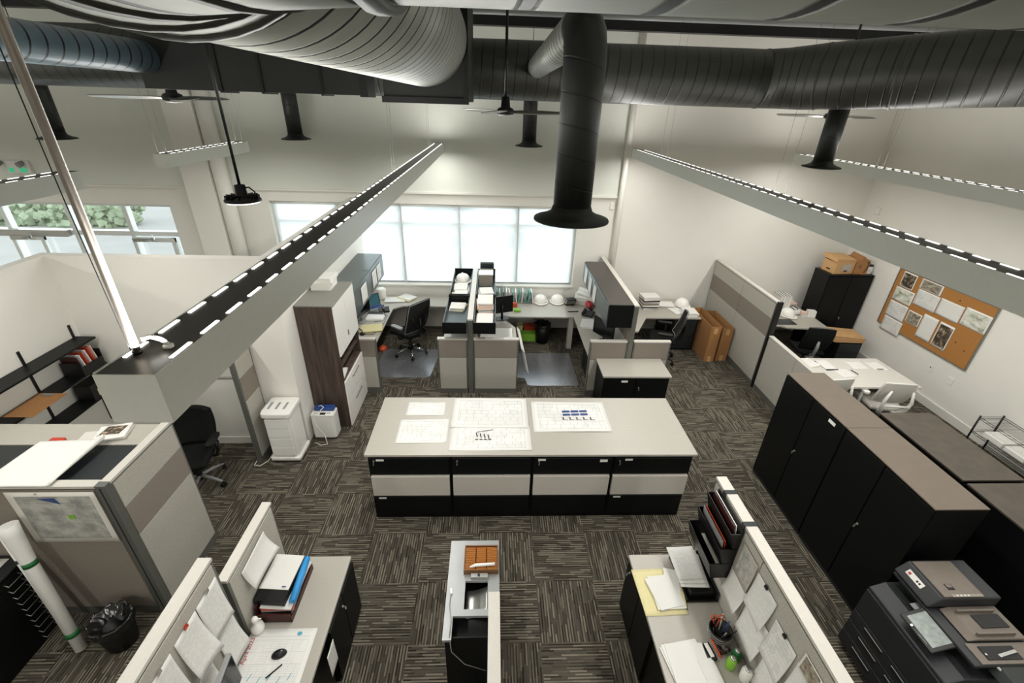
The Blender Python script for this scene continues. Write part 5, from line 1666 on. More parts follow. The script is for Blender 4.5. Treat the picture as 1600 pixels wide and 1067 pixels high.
# ================================================================== NEAR LEFT DESK
t = worktop('pale desk at lower left with calendar, mouse and folder stack', [(-1.855, 0.5), (-1.27, 0.5), (-1.27, 2.78), (-1.855, 2.78)], name='desk')
t = thing('pedestal', 'black drawer pedestal at the far end under the lower left desk', 'pedestal', (-1.5, 2.45, 0))
bx('body', 'metal_black', t, -1.83, -1.275, 2.12, 2.765, 0, 0.705)
for k, (y0, y1) in enumerate(((2.13, 2.44), (2.45, 2.76))):
    bx('drawer', 'metal_black', t, -1.275, -1.258, y0, y1, 0.03, 0.69, bevel=0.003)
keylock(t, -1.258, 2.40, 0.6, (1, 0))
t = thing('desk_end_panel', 'black side panel below the lower left desk', 'desk panel', (-1.3, 1.4, 0))
bx('panel', 'metal_black', t, -1.33, -1.30, 0.6, 2.10, 0.0, 0.705)
t = wall_sheet('product_card', 'green and white leaflet hung on the black pedestal', 'leaflet', (-1.250, 1.98, 0.35), (0, 0.14, 0), (0, 0, 0.28), 'sheet_text')
b = MB(); b.box(-1.248, -1.246, 2.06, 2.12, 0.53, 0.63); b.build('green_patch', 'green_bright', t)
t = thing('wood_tray', 'pale wooden drawer box at the bottom edge under the lower left desk', 'tray', (-1.28, 1.73, 0.3))
bx('base', 'cardboard_pale', t, -1.42, -1.16, 1.5, 1.86, 0.40, 0.42)
for q in ((-1.42, -1.16, 1.84, 1.86, 0.42, 0.52), (-1.18, -1.16, 1.5, 1.84, 0.42, 0.52), (-1.42, -1.40, 1.5, 1.84, 0.42, 0.52)):
    bx('side', 'cardboard_pale', t, *q)
# calendar
t = flat_sheet('desk_calendar', 'big white desk calendar under the mouse', 'calendar', -1.60, 1.80, 0.742, 0.50, 0.68, 0, 'calendar_sheet', wave=0.0005)
text_part('heading', 'April 2023', 'ink_red', t, 0.045, (-1.815, 1.98, 0.7447), (0, 0, R(90)), 'red month heading')
b = MB(); b.prism([(-1.475 + 0.02 * math.cos(a), 2.10 + 0.016 * math.sin(a)) for a in [2 * PI * k / 10 for k in range(10)]], 0.7445, 0.7455); b.build('heart_sticker', 'ink_teal', t)
b = MB()
for i in range(5):
    b.cbox((-1.72 + i * 0.07, 1.80 - 0.02 * (i % 2), 0.7448), (0.006, 0.05, 0.0006), (0, 0, -0.3))
b.build('handwriting', 'ink_teal', t)
t = thing('computer_mouse', 'black computer mouse on the desk calendar', 'mouse', (-1.57, 1.95, 0.745))
b = MB(); b.lathe([(0.0, 0.036), (0.018, 0.033), (0.03, 0.02), (0.034, 0.006), (0.034, 0.0), (0, 0)], (0, 0, 0), n=24)
for v in b.bm.verts:
    v.co.y *= 1.6
o = b.build('shell', 'black_plastic', None); o.parent = t; o.location = (0, 0, 0); o.rotation_euler = (0, 0, R(-70))
b = MB(); b.cyl((0.022, -0.004, 0.033), (0.022, 0.004, 0.033), 0.007, n=12); o = b.build('wheel', 'grey_plastic', None); o.parent = t; o.location = (0.02, 0.008, 0.028)
b = MB(); b.tube([(-1.60, 1.79, 0.75), (-1.52, 1.88, 0.75)], 0.005, 8); o = tag(b.build('pen', 'black_plastic'), 'black pen on the desk calendar', 'pen')
# bird shaped bottle
t = thing('bird_bottle', 'white bird shaped bottle beside the folder stack', 'bottle', (-1.80, 2.13, 0.742))
b = MB(); b.lathe([(0, 0), (0.04, 0.0), (0.05, 0.03), (0.045, 0.07), (0.022, 0.10), (0.018, 0.12), (0.026, 0.14), (0.018, 0.16), (0, 0.165)], (-1.80, 2.13, 0.743)); b.build('bottle', 'white_plastic', t)
b = MB(); b.tube([(-1.80, 2.13, 0.885), (-1.755, 2.14, 0.882)], [0.01, 0.004], 8); b.build('beak', 'white_plastic', t)
# organiser with folder stack
t = thing('folder_organiser', 'black desk tray piled with white, red and blue folders', 'folder tray', (-1.72, 2.42, 0.742))
b = MB()
b.box(-1.84, -1.57, 2.19, 2.20, 0.743, 0.83); b.box(-1.84, -1.57, 2.20, 2.66, 0.743, 0.752); b.box(-1.575, -1.565, 2.19, 2.66, 0.743, 0.80); b.box(-1.84, -1.83, 2.20, 2.66, 0.752, 0.90)
b.build('tray', 'maroon', t)
zz = 0.765
for k, (m_, th_, s, a) in enumerate((('grey_plastic', 0.012, 0.98, 0.02), ('red_cover', 0.012, 1.0, -0.04), ('paper', 0.018, 0.97, 0.03), ('black_plastic', 0.02, 1.0, 0.0), ('grey_plastic', 0.012, 1.0, 0.06), ('red_cover', 0.01, 1.0, 0.02), ('paper', 0.014, 1.0, -0.03))):
    b = MB(); b.cbox((-1.705 + 0.004 * k, 2.43, zz + th_ / 2), (0.24 * s, 0.42 * s, th_ - 0.001), (0, 0.05, a)); b.build('folder', m_, t)
    zz += th_ + 0.002
b = MB(); b.cbox((-1.725, 2.44, zz + 0.035), (0.24, 0.40, 0.055), (0, 0.04, -0.05)); b.build('binder', 'black_plastic', t)
b = MB(); b.cbox((-1.725, 2.49, zz + 0.066), (0.235, 0.31, 0.006), (0, 0.04, -0.05)); b.build('white_folder', 'paper', t)
b = MB(); b.cbox((-1.655, 2.35, zz + 0.075), (0.03, 0.008, 0.002), (0, 0.04, -0.05)); b.build('logo_patch', 'blue_dark', t)
b = MB(); b.tube([(-1.565, 2.26, zz + 0.02), (-1.585, 2.64, zz + 0.03)], 0.028, 14); b.build('blue_spine', 'blue_cover', t)
monitor('grey monitor back at the bottom edge of the lower left desk', -1.70, 1.50, 0.742, R(97), 0.5, 0.3, 'grey_plastic')


def clip(par, x, y, z, m_='silver'):
    b = MB(); b.cbox((x, y, z), (0.012, 0.03, 0.02)); b.tube([(x, y - 0.008, z), (x + 0.004, y - 0.008, z + 0.025), (x + 0.004, y + 0.008, z + 0.025), (x, y + 0.008, z)], 0.0025, 6)
    b.build('bulldog_clip', m_, par)


xf = -1.858
sh = [('clipped table sheet nearest the far end of the tall left screen', (1.80, 1.17, 0.22, 0.39), 'sheet_text', 0.02, 'silver'),
      ('curled sheet pinned low below the first clipped sheet', (1.83, 0.80, 0.20, 0.35), 'sheet_text', 0.035, None),
      ('second clipped sheet with a red clip on the tall left screen', (1.58, 1.17, 0.21, 0.39), 'sheet_text', 0.05, 'red_cover'),
      ('third clipped sheet cut off by the bottom edge of the picture', (1.33, 1.17, 0.21, 0.39), 'sheet_text', 0.02, 'silver'),
      ('fourth clipped sheet lower on the tall left screen', (1.50, 0.76, 0.24, 0.34), 'sheet_text', 0.03, None)]
for lb, (y, z, w_, h_), m_, cu, ck in sh:
    s_ = wall_sheet('posted_sheet', lb, 'paper', (xf, y, z), (0, w_, 0), (0, 0, h_), m_, cu, 'sheets on the tall left screen', corner=cu * 0.6)
    if ck:
        clip(s_, xf + 0.012, y + w_ / 2, z + h_ + 0.005, ck)
wall_sheet('posted_sheet', 'white sheet curling off the lower screen above the folder stack', 'paper', (-1.858, 2.26, 1.06), (0.01, 0.35, 0.03), (0, -0.02, 0.22), 'paper', 0.05, corner=0.03)

# ================================================================== BOTTOM CENTRE COUNTER
t = thing('counter_unit', 'narrow grey topped black counter at bottom centre with a sunken well', 'counter', (-0.15, 2.48, 0))
bx('body', 'metal_black', t, -0.355, 0.07, 2.06, 2.915, 0, 0.60)
b = MB()
b.box(-0.37, -0.215, 2.215, 2.93, 0.715, 0.742)
b.box(-0.215, -0.02, 2.52, 2.93, 0.715, 0.742); b.box(-0.215, -0.02, 2.215, 2.27, 0.715, 0.742); b.box(-0.02, 0.08, 2.215, 2.93, 0.715, 0.742)
b.box(-0.37, -0.30, 2.03, 2.215, 0.715, 0.742)
b.build('counter_top', 'desk_grey', t)
b = MB(); b.box(-0.355, 0.07, 2.90, 2.915, 0.60, 0.715); b.box(-0.355, -0.34, 2.06, 2.90, 0.60, 0.715); b.box(0.055, 0.07, 2.06, 2.90, 0.60, 0.715); b.box(-0.34, 0.055, 2.06, 2.07, 0.60, 0.715)
b.build('side_wall', 'metal_black', t)
b = MB(); b.sheet(10, 4, lambda u, v: (-0.21 + 0.19 * u, 2.275 + 0.24 * v, 0.61 + 0.10 * max(0, u - 0.25) ** 1.5), 0.002); b.build('well_liner', 'silver', t)
b = MB(); b.tube([(-0.33, 2.40, 0.75), (-0.335, 2.30, 0.75), (-0.31, 2.18, 0.748), (-0.315, 2.05, 0.75), (-0.30, 2.02, 0.60), (-0.2, 2.02, 0.42), (-0.03, 2.03, 0.30)], 0.004, 8); tag(b.build('cable', 'grey_plastic'), 'thin grey cable looping down the front of the centre counter', 'cable')
b = MB(); b.cbox((-0.33, 2.42, 0.752), (0.02, 0.05, 0.016), (0, 0, 0.2)); tag(b.build('cable_plug', 'white_plastic', bevel=0.003), 'white plug lying on the centre counter edge', 'plug')
t = thing('card_tray', 'wooden tray packed with orange index cards on the centre counter', 'card tray', (-0.085, 2.70, 0.742))
b = MB(); b.box(-0.235, 0.07, 2.58, 2.59, 0.743, 0.80); b.box(-0.235, 0.07, 2.825, 2.835, 0.743, 0.80); b.box(-0.235, -0.225, 2.59, 2.825, 0.743, 0.80); b.box(0.06, 0.07, 2.59, 2.825, 0.743, 0.80); b.box(-0.225, 0.06, 2.59, 2.825, 0.743, 0.75)
b.build('tray_box', 'wood_tray', t)
for i in range(3):
    b = MB()
    for k in range(22):
        b.cbox((-0.178 + i * 0.096, 2.60 + k * 0.0102, 0.782), (0.088, 0.0042, 0.05), (0.5, 0, random.uniform(-0.05, 0.05)))
    b.build('card_row', 'orange_weave', t)['kind'] = 'stuff'
b = MB(); b.tube([(-0.18, 2.60, 0.815), (-0.13, 2.615, 0.82), (0.04, 2.625, 0.82)], [0.008, 0.014, 0.014], 10); tag(b.build('marker_pen', 'white_plastic'), 'white marker lying across the orange card tray', 'pen')
t = tag(bx('card_punch', 'silver', None, -0.17, -0.02, 2.53, 2.575, 0.743, 0.775, bevel=0.004), 'small silver clamp block between the card tray and the well', 'clamp')
b = MB(); b.cyl((-0.10, 2.55, 0.775), (-0.10, 2.55, 0.783), 0.012); b.build('knob', 'metal_charcoal', t)

# ================================================================== NEAR RIGHT DESK
worktop('pale desk at lower right with file tray and pencil pot', [(1.29, 0.5), (1.935, 0.5), (1.935, 2.76), (1.29, 2.76)], panels=())
t = thing('pedestal', 'black drawer pedestal at the far end under the lower right desk', 'pedestal', (1.6, 2.4, 0))
bx('body', 'metal_black', t, 1.31, 1.93, 2.05, 2.745, 0, 0.705)
for y0, y1 in ((2.06, 2.395), (2.405, 2.74)):
    bx('drawer', 'metal_black', t, 1.293, 1.31, y0, y1, 0.03, 0.69, bevel=0.003)
keylock(t, 1.293, 2.66, 0.62, (-1, 0))
bx('desk_panel', 'metal_black', t, 1.32, 1.34, 0.6, 2.05, 0.0, 0.705)
flat_sheet('file_folder', 'yellow open file folder on the lower right desk', 'folder', 1.455, 2.40, 0.742, 0.36, 0.42, 0.03, 'paper_cream', wave=0.002)
stack('letter_pile', 'pile of printed letters on the yellow folder', 'papers', 1.50, 2.38, 0.747, 0.24, 0.30, 0.12, 5, ['sheet_text', 'paper'], th=0.004, jitter=0.012)
t = thing('file_tray', 'black desk tray heaped with printed papers by the lower right screen', 'tray', (1.80, 2.52, 0.742))
b = MB(); b.box(1.66, 1.925, 2.30, 2.735, 0.743, 0.748); b.box(1.91, 1.925, 2.30, 2.735, 0.748, 0.84); b.box(1.66, 1.925, 2.725, 2.735, 0.748, 0.82); b.box(1.66, 1.67, 2.30, 2.735, 0.748, 0.78); b.box(1.66, 1.925, 2.295, 2.305, 0.743, 0.76)
b.build('tray', 'black_plastic', t)
b = MB(); b.cbox((1.80, 2.38, 0.79), (0.22, 0.1, 0.06), (0, 0, 0.02)); b.build('black_case', 'black_plastic', t, bevel=0.01)
zz = 0.83
for k in range(3):
    b = MB(); x_, y_, a_ = 1.76 - 0.01 * k, 2.53 + 0.03 * k, -0.08 + 0.04 * k
    b.sheet(6, 6, (lambda x_, y_, a_, zz: (lambda u, v: (x_ + (u - .5) * .24 * math.cos(a_) - (v - .5) * .32 * math.sin(a_), y_ + (u - .5) * .24 * math.sin(a_) + (v - .5) * .32 * math.cos(a_), zz + 0.012 * u * u)))(x_, y_, a_, zz), 0.003)
    b.build('paper_sheet', 'sheet_text', t)
    zz += 0.012
stack('notebook', 'open notebook half under the black file tray', 'notebook', 1.60, 2.42, 0.742, 0.14, 0.34, -0.2, 3, ['black_plastic', 'paper_cream', 'paper'], th=0.006)
t = thing('pencil_pot', 'round black wire pot full of scissors and pens', 'pencil pot', (1.81, 2.02, 0.742))
b = MB(); b.lathe([(0.0, 0.0), (0.075, 0.0), (0.085, 0.03), (0.088, 0.10), (0.08, 0.10), (0.075, 0.03), (0, 0.012)], (1.81, 2.02, 0.743), n=32); b.build('pot', 'black_plastic', t)
for r_, z_ in ((0.086, 0.775), (0.089, 0.80), (0.09, 0.825)):
    b = MB(); b.tube([(1.81 + r_ * math.cos(2 * PI * k / 24), 2.02 + r_ * math.sin(2 * PI * k / 24), z_) for k in range(25)], 0.003, 6, caps=False); b.build('wire_ring', 'silver', t)
for i, (dx, dy, m_) in enumerate(((0.03, 0.01, 'blue_dark'), (-0.02, 0.03, 'black_plastic'), (0.0, -0.03, 'silver'), (0.05, -0.02, 'black_plastic'), (-0.04, -0.01, 'metal_charcoal'), (0.02, 0.04, 'white_plastic'))):
    b = MB(); b.tube([(1.81 + dx, 2.02 + dy, 0.76), (1.81 + dx * 2.1, 2.02 + dy * 2.1, 0.90)], 0.005, 8); b.build('pen', m_, t)
for s in (-1, 1):
    b = MB(); c_ = Vector((1.79 + s * 0.028, 2.075, 0.90)); b.tube([c_ + Vector((0.02 * math.cos(2 * PI * k / 16), 0.004 * math.sin(2 * PI * k / 16), 0.026 * math.sin(2 * PI * k / 16))) for k in range(17)], 0.005, 8, caps=False); b.tube([c_ - Vector((0, 0, 0.026)), (1.79, 2.06, 0.8)], 0.004, 6); b.build('scissor_handle', 'orange_red', t)
# hanging file pockets on the screen
t = thing('hanging_file_rack', 'three tier black hanging file rack on the lower right screen', 'file rack', (1.86, 2.45, 1.1))
for k, (z0, xo) in enumerate(((1.40, 0.0), (1.23, -0.045), (1.06, -0.09))):
    b = MB()
    b.prism([(1.925 + xo * 0.4, z0), (1.88 + xo, z0), (1.835 + xo, z0 + 0.17), (1.84 + xo, z0 + 0.17), (1.885 + xo, z0 + 0.01), (1.925 + xo * 0.4, z0 + 0.01)], 2.30, 2.74, axis='Y')
    for y in (2.30, 2.732):
        b.prism([(1.925, z0), (1.88 + xo, z0), (1.84 + xo, z0 + 0.17), (1.925, z0 + 0.17)], y, y + 0.008, axis='Y')
    b.box(1.925, 1.933, 2.30, 2.74, z0, z0 + 0.2)
    b.build('pocket', 'black_plastic', t)
    if k < 2:
        for j, m_ in enumerate((('paper', 'maroon'), ('orange_red', 'grey_plastic'))[k]):
            b = MB(); b.cbox((1.90 + xo - 0.02 * j, 2.52, z0 + 0.12), (0.005, 0.36, 0.2), (0, -0.15, 0)); b.build('folder', m_, t)
for y in (2.34, 2.66):
    b = MB(); b.box(1.935, 2.035, y - 0.02, y + 0.02, 1.641, 1.646); b.box(1.93, 1.936, y - 0.02, y + 0.02, 1.3, 1.646); b.box(2.034, 2.038, y - 0.02, y + 0.02, 1.56, 1.646); b.build('hook_strap', 'metal_charcoal', t)
xf = 1.936
for i, (lb, y, z, w_, h_, m_, cu, ck) in enumerate((
        ('grey brown photo sheet pinned highest beside the hanging file rack', 2.27, 1.22, 0.21, 0.31, 'tan_sheet', 0.01, None),
        ('curled letter pinned below the grey brown sheet', 2.29, 0.96, 0.23, 0.26, 'sheet_text', 0.03, None),
        ('clipped letter beside the grey brown sheet on the lower right screen', 2.04, 1.18, 0.24, 0.32, 'sheet_text', 0.03, 'black_plastic'),
        ('long letter pinned low in the middle of the lower right screen', 2.02, 0.90, 0.27, 0.34, 'sheet_text', 0.03, None),
        ('clipped sheet right of the middle letters on the lower right screen', 1.76, 1.06, 0.23, 0.35, 'sheet_plan', 0.025, 'black_plastic'),
        ('sheet at the bottom edge below the clipped sheets of the lower right screen', 1.72, 0.76, 0.22, 0.28, 'sheet_text', 0.03, None),
        ('sheet behind the colourful photo at the bottom edge', 1.50, 1.10, 0.2, 0.3, 'sheet_text', 0.02, None),
        ('green flowery photo pinned near the bottom edge of the lower right screen', 1.49, 1.38, 0.16, 0.14, 'photo_brown', 0.01, None))):
    if m_ == 'tan_sheet' and 'tan_sheet' not in MATS:
        mat_print('tan_sheet', '#b3a99c', '#93897c', 'map', 0.3)
        pass
    s_ = wall_sheet('posted_sheet', lb, 'paper', (xf, y, z), (0, -w_, 0), (0, 0, h_), m_, cu, 'sheets on the lower right screen', corner=cu * 0.5)
    if ck:
        clip(s_, xf - 0.016, y - w_ / 2, z + h_ + 0.004, ck)
# items at the bottom edge of the right desk
stack('paper_pile', 'blank white sheets at the bottom edge on the lower right desk', 'papers', 1.50, 1.78, 0.742, 0.30, 0.40, 0.08, 4, ['paper', 'sheet_text'], th=0.005)
stack('envelope_pile', 'white envelope on printed sheets beside the blank sheets', 'papers', 1.66, 1.70, 0.742, 0.12, 0.30, 0.1, 3, ['paper', 'sheet_text'], th=0.008)
b = MB(); b.cbox((1.69, 1.90, 0.757), (0.05, 0.13, 0.028), (0, 0, 0.15)); t = tag(b.build('stapler', 'black_plastic', bevel=0.008), 'black stapler with white top on the lower right desk', 'stapler')
b = MB(); b.cbox((1.682, 1.905, 0.774), (0.03, 0.1, 0.006), (0, 0, 0.15)); b.build('cover', 'white_plastic', t)
for nm, lb, x, y, r_, h_, m_ in (('drink_can', 'bright green can on the lower right desk', 1.80, 1.80, 0.033, 0.11, 'green_bright'), ('glass_jar', 'dark green jar behind the green can', 1.87, 1.86, 0.034, 0.09, 'green_band'), ('plastic_bottle', 'clear white bottle at the right bottom edge of the desk', 1.87, 1.72, 0.038, 0.12, 'white_plastic')):
    t = thing(nm, lb, nm.split('_')[1], (x, y, 0.742))
    b = MB(); b.lathe([(0, 0), (r_ * 0.9, 0), (r_, 0.008), (r_, h_ * 0.8), (r_ * 0.8, h_ * 0.93), (r_ * 0.78, h_), (0, h_ * 0.97)], (x, y, 0.743), n=24); b.build('body', m_, t)
    b = MB(); b.lathe([(0, 0), (r_ * 0.6, 0), (r_ * 0.6, 0.012), (0, 0.014)], (x, y, 0.743 + h_)); b.build('lid', 'silver', t)
b = MB(); b.tube([(1.76, 1.86, 0.75), (1.73, 1.98, 0.78)], 0.009, 8); tag(b.build('marker', 'orange_red'), 'orange marker beside the green can', 'pen')
t = thing('trinket_tray', 'small dark tray of trinkets behind the orange marker', 'trinkets', (1.82, 1.91, 0.742))
for k in range(7):
    b = MB(); b.cbox((1.78 + 0.02 * (k % 4), 1.89 + 0.02 * (k // 2), 0.76), (0.02, 0.018, 0.03), (k, k, k)); b.build('trinket', ('maroon', 'black_plastic', 'tan_plastic')[k % 3], t)

# ================================================================== COPIER
t = thing('copier', 'big dark office copier in front of the tall black cabinet', 'copier', (3.65, 2.0, 0))
mat('copier_dark', '#26282a', 0.5, 0.05, var=0.05, scale=200)
mat('copier_taupe', '#6e655b', 0.45, 0.1, var=0.05, scale=20)
mat('copier_green', '#1b211f', 0.5, 0.05, var=0.05)
b = MB(); b.prism([(3.30, 0.04), (3.98, 0.04), (3.98, 0.86), (3.42, 0.86), (3.30, 0.80)], 1.62, 2.38, axis='Y'); b.build('body', 'copier_dark', t, bevel=0.01)
for k, (z0, z1) in enumerate(((0.08, 0.22), (0.23, 0.36), (0.37, 0.50), (0.51, 0.78))):
    d_ = bx('paper_drawer' if k < 3 else 'front_door', 'copier_dark', t, 3.282, 3.302, 1.63, 2.37, z0, z1, bevel=0.004)
    if k < 3:
        for s in (0, 1):
            bx('handle_recess', 'ink_black', d_, 3.279, 3.283, 1.72 + s * 0.3, 1.92 + s * 0.3, z0 + 0.05, z0 + 0.09)
            bx('handle_lip', 'grey_plastic', d_, 3.276, 3.282, 1.72 + s * 0.3, 1.92 + s * 0.3, z0 + 0.09, z0 + 0.094)
for y in (1.7, 2.3):
    for x in (3.36, 3.9):
        b = MB(); b.cyl((x - 0.012, y, 0.022), (x + 0.012, y, 0.022), 0.022, n=12); b.build('caster', 'black_plastic', t)
bx('neck', 'ink_black', t, 3.52, 3.97, 1.70, 2.36, 0.86, 0.97)
bx('inner_tray', 'copier_green', t, 3.42, 3.56, 1.9, 2.34, 0.858, 0.875, bevel=0.003)
b = MB(); b.prism([(3.44, 0.97), (4.0, 0.97), (4.0, 1.0), (3.44, 1.0)], 1.64, 2.38, axis='Y'); b.build('scanner_body', 'copier_dark', t, bevel=0.008)
b = MB()
b.prism([(3.43, 1.02), (3.52, 1.13), (4.0, 1.13), (4.0, 1.02)], 2.05, 2.39, axis='Y')
b.build('document_feeder', 'copier_dark', t, bevel=0.015)
bx('feeder_lid', 'copier_taupe', t, 3.53, 3.86, 2.06, 2.37, 1.128, 1.14, bevel=0.008)
b = MB(); b.cbox((3.64, 2.14, 1.142), (0.055, 0.05, 0.004)); b.build('lid_window', 'ink_black', t)
b = MB(); b.cbox((3.64, 2.148, 1.1442), (0.042, 0.026, 0.002)); b.build('window_flap', 'copier_taupe', t)
b = MB(); b.cbox((3.72, 2.068, 1.1415), (0.25, 0.022, 0.003)); b.build('indicator_strip', 'tan_plastic', t)
for k in range(4):
    b = MB(); b.cbox((3.64 + 0.03 * k, 2.068, 1.1435), (0.012, 0.01, 0.002)); b.build('indicator', 'white_plastic', t)
# sticker on the sloping side of the feeder
stk = MB(); stk.cbox((3.478, 2.25, 1.085), (0.004, 0.15, 0.045), (0, R(39.3), 0)); s_ = stk.build('sticker', 'paper', t)
b = MB(); b.cbox((3.474, 2.30, 1.086), (0.003, 0.02, 0.02), (0, R(39.3), 0)); b.build('red_mark', 'ink_red', s_)
for k in range(2):
    b = MB(); b.cbox((3.474, 2.225 - 0.022 * k, 1.086), (0.003, 0.013, 0.016), (0, R(39.3), 0)); b.build('black_mark', 'ink_black', s_)
b = MB(); b.prism([(3.53, 1.01), (3.60, 1.035), (3.98, 1.035), (3.98, 1.01)], 1.80, 2.05, axis='Y'); b.build('input_tray', 'copier_taupe', t, bevel=0.006)
for y in (1.83, 2.0):
    b = MB(); b.cbox((3.76, y, 1.05), (0.30, 0.012, 0.03)); b.build('paper_guide', 'copier_taupe', t)
b = MB(); b.cbox((3.82, 1.93, 1.040), (0.22, 0.10, 0.006), (0, 0, 0.02)); b.build('guide_recess', 'ink_black', t)
b = MB(); b.prism([(3.50, 1.0), (3.50, 1.008), (3.98, 1.008), (3.98, 1.0)], 1.65, 1.79, axis='Y'); b.build('exposure_ledge', 'copier_taupe', t)
b = MB(); b.cbox((3.70, 1.72, 1.012), (0.26, 0.09, 0.008)); b.build('dark_slot', 'ink_black', t)
b = MB(); b.cbox((3.74, 1.71, 1.02), (0.16, 0.02, 0.012), (0, 0, 0.2)); b.build('latch', 'silver', t)
b = MB(); b.prism([(3.58, 0.93), (3.63, 0.99), (4.0, 0.99), (4.0, 0.93)], 1.52, 1.66, axis='Y'); b.build('output_ledge', 'copier_green', t, bevel=0.006)
b = MB(); b.tube([(3.58, 1.72, 1.01), (3.63, 1.62, 0.97), (3.7, 1.57, 0.965)], 0.012, 8); b.build('hinge', 'silver', t)
# control panel
b = MB(); b.cbox((3.375, 1.93, 0.935), (0.19, 0.30, 0.022), (0.0, R(-26), 0)); p_ = b.build('control_panel', 'black_plastic', t, bevel=0.006)
b = MB(); b.cbox((3.378, 1.93, 0.948), (0.14, 0.24, 0.003), (0.0, R(-26), 0)); b.build('touch_screen', 'screen_glow', p_)
b = MB(); b.cbox((3.30, 1.81, 0.906), (0.012, 0.02, 0.004), (0, R(-26), 0)); b.build('status_lamp', 'blue_led', p_)
b = MB(); b.cyl((3.30, 1.98, 0.91), (3.296, 1.98, 0.918), 0.009); b.tube([(3.292, 1.95, 0.912), (3.30, 1.84, 0.914)], 0.0025, 6); b.build('stylus', 'silver', p_)
b = MB(); b.cbox((3.45, 2.12, 0.93), (0.07, 0.05, 0.004), (0, R(-10), 0)); b.build('card_reader', 'grey_plastic', t)
b = MB(); b.tube([(3.98, 1.60, 0.75), (4.06, 1.55, 0.6), (4.08, 1.5, 0.4), (4.06, 1.48, 0.05)], 0.005, 8); tag(b.build('network_cable', 'blue_cover'), 'thin blue cable behind the copier', 'cable')

# ================================================================== RIGHT POD NOOK
worktop('dark legged desk along the back wall by the cardboard cartons', [(2.31, 7.45), (2.72, 7.45), (3.05, 8.06), (4.17, 8.06), (4.17, 9.04), (2.56, 9.04), (2.56, 8.88), (2.31, 8.88)], panels=((2.31, 2.33, 7.5, 9.0, 0, 0.7),))
t = thing('pedestal', 'black three drawer pedestal at the right end of the back wall desk', 'pedestal', (3.9, 8.5, 0))
bx('body', 'metal_black', t, 3.62, 4.13, 8.10, 8.95, 0, 0.705)
for k, (z0, z1) in enumerate(((0.04, 0.30), (0.31, 0.50), (0.51, 0.69))):
    bx('drawer', 'metal_charcoal', t, 3.65, 4.10, 8.082, 8.10, z0, z1, bevel=0.004)
keylock(t, 3.86, 8.082, 0.62, (0, -1))
t, zz = stack('binder_pile', 'pile of thick binders and folders on the back wall desk by the divider', 'binders', 3.25, 8.60, 0.742, 0.36, 0.28, 0.05, 8, ['paper', 'black_plastic', 'paper', 'tan_plastic', 'paper', 'black_plastic', 'sheet_text', 'paper'], th=0.03, jitter=0.012)
stack('paper_pile', 'loose papers in the middle of the back wall desk', 'papers', 3.62, 8.68, 0.742, 0.4, 0.28, -0.1, 4, ['paper', 'sheet_text'], th=0.012)
stack('paper_pile', 'second loose paper heap between binder pile and hard hat', 'papers', 3.78, 8.40, 0.742, 0.24, 0.3, 0.3, 2, ['sheet_text', 'paper'], th=0.004)
hard_hat('white hard hat on the back wall desk behind the mesh chair', 4.0, 8.70, 0.742, 0.3)
stack('paper_pile', 'white cards piled at the right front corner of the back wall desk', 'papers', 3.98, 8.25, 0.742, 0.28, 0.32, -0.1, 4, ['paper', 'sheet_text', 'paper'], th=0.02)
b = MB(); b.cbox((2.78, 7.2, 0.30), (0.02, 0.35, 0.55), (0.0, 0.2, 0.5)); tag(b.build('display_board', 'paper'), 'white board standing on the floor behind the right low screen', 'board')


def carton(label, x0, x1, y0, y1, h, tapes=True, openings=True):
    t = thing('cardboard_carton', label, 'carton', ((x0 + x1) / 2, (y0 + y1) / 2, 0), 'tall open cartons beside the banded screen')
    b = MB()
    e = 0.008
    b.box(x0, x1, y0, y0 + e, 0, h); b.box(x0, x1, y1 - e, y1, 0, h); b.box(x0, x0 + e, y0 + e, y1 - e, 0, h); b.box(x1 - e, x1, y0 + e, y1 - e, 0, h); b.box(x0 + e, x1 - e, y0 + e, y1 - e, 0, e)
    b.build('walls', 'cardboard', t)
    for z in (0.03, h - 0.12):
        b = MB(); b.box((x0 + x1) / 2 - 0.035, (x0 + x1) / 2 + 0.035, y0 - 0.0012, y0 - 0.0002, z - 0.03, z + 0.09); b.build('tape', 'cardboard_pale', t)
    return t


carton('left one of two tall open cardboard cartons by the banded screen', 4.19, 4.385, 7.62, 8.56, 0.76)
carton('right one of two tall open cardboard cartons by the banded screen', 4.445, 4.655, 7.66, 8.50, 0.72)

# ================================================================== RIGHT ROOM
t = worktop('pale desk in the back right room with hard hat and boxes', [(4.80, 7.75), (5.62, 7.75), (5.7, 7.68), (6.53, 7.62), (6.55, 8.15), (6.55, 9.04), (4.80, 9.04)], legs=((6.45, 7.8, 0.10, 0.14),))
t = thing('storage_cabinet', 'tall black two door steel cabinet in the right back corner, boxes on top', 'storage cabinet', (7.02, 8.40, 0))
bx('body', 'metal_black', t, 6.57, 7.47, 8.19, 8.64, 0, 1.63)
bx('top', 'metal_black', t, 6.565, 7.475, 8.17, 8.645, 1.63, 1.645, bevel=0.003)
for k in (0, 1):
    d_ = bx('door', 'metal_black', t, 6.58 + k * 0.445, 7.015 + k * 0.445, 8.17, 8.19, 0.38, 1.61, bevel=0.003)
keylock(d_, 7.06, 8.17, 0.75, (0, -1))
bx('lower_panel', 'metal_black', t, 6.58, 7.46, 8.17, 8.19, 0.04, 0.365, bevel=0.003)
t = thing('archive_box', 'pale cardboard archive box with loose lid on top of the corner cabinet', 'box', (6.85, 8.42, 1.646))
b = MB(); b.cbox((6.85, 8.42, 1.646 + 0.115), (0.40, 0.34, 0.23), (0, 0, 0.1)); b.build('box', 'cardboard_pale', t)
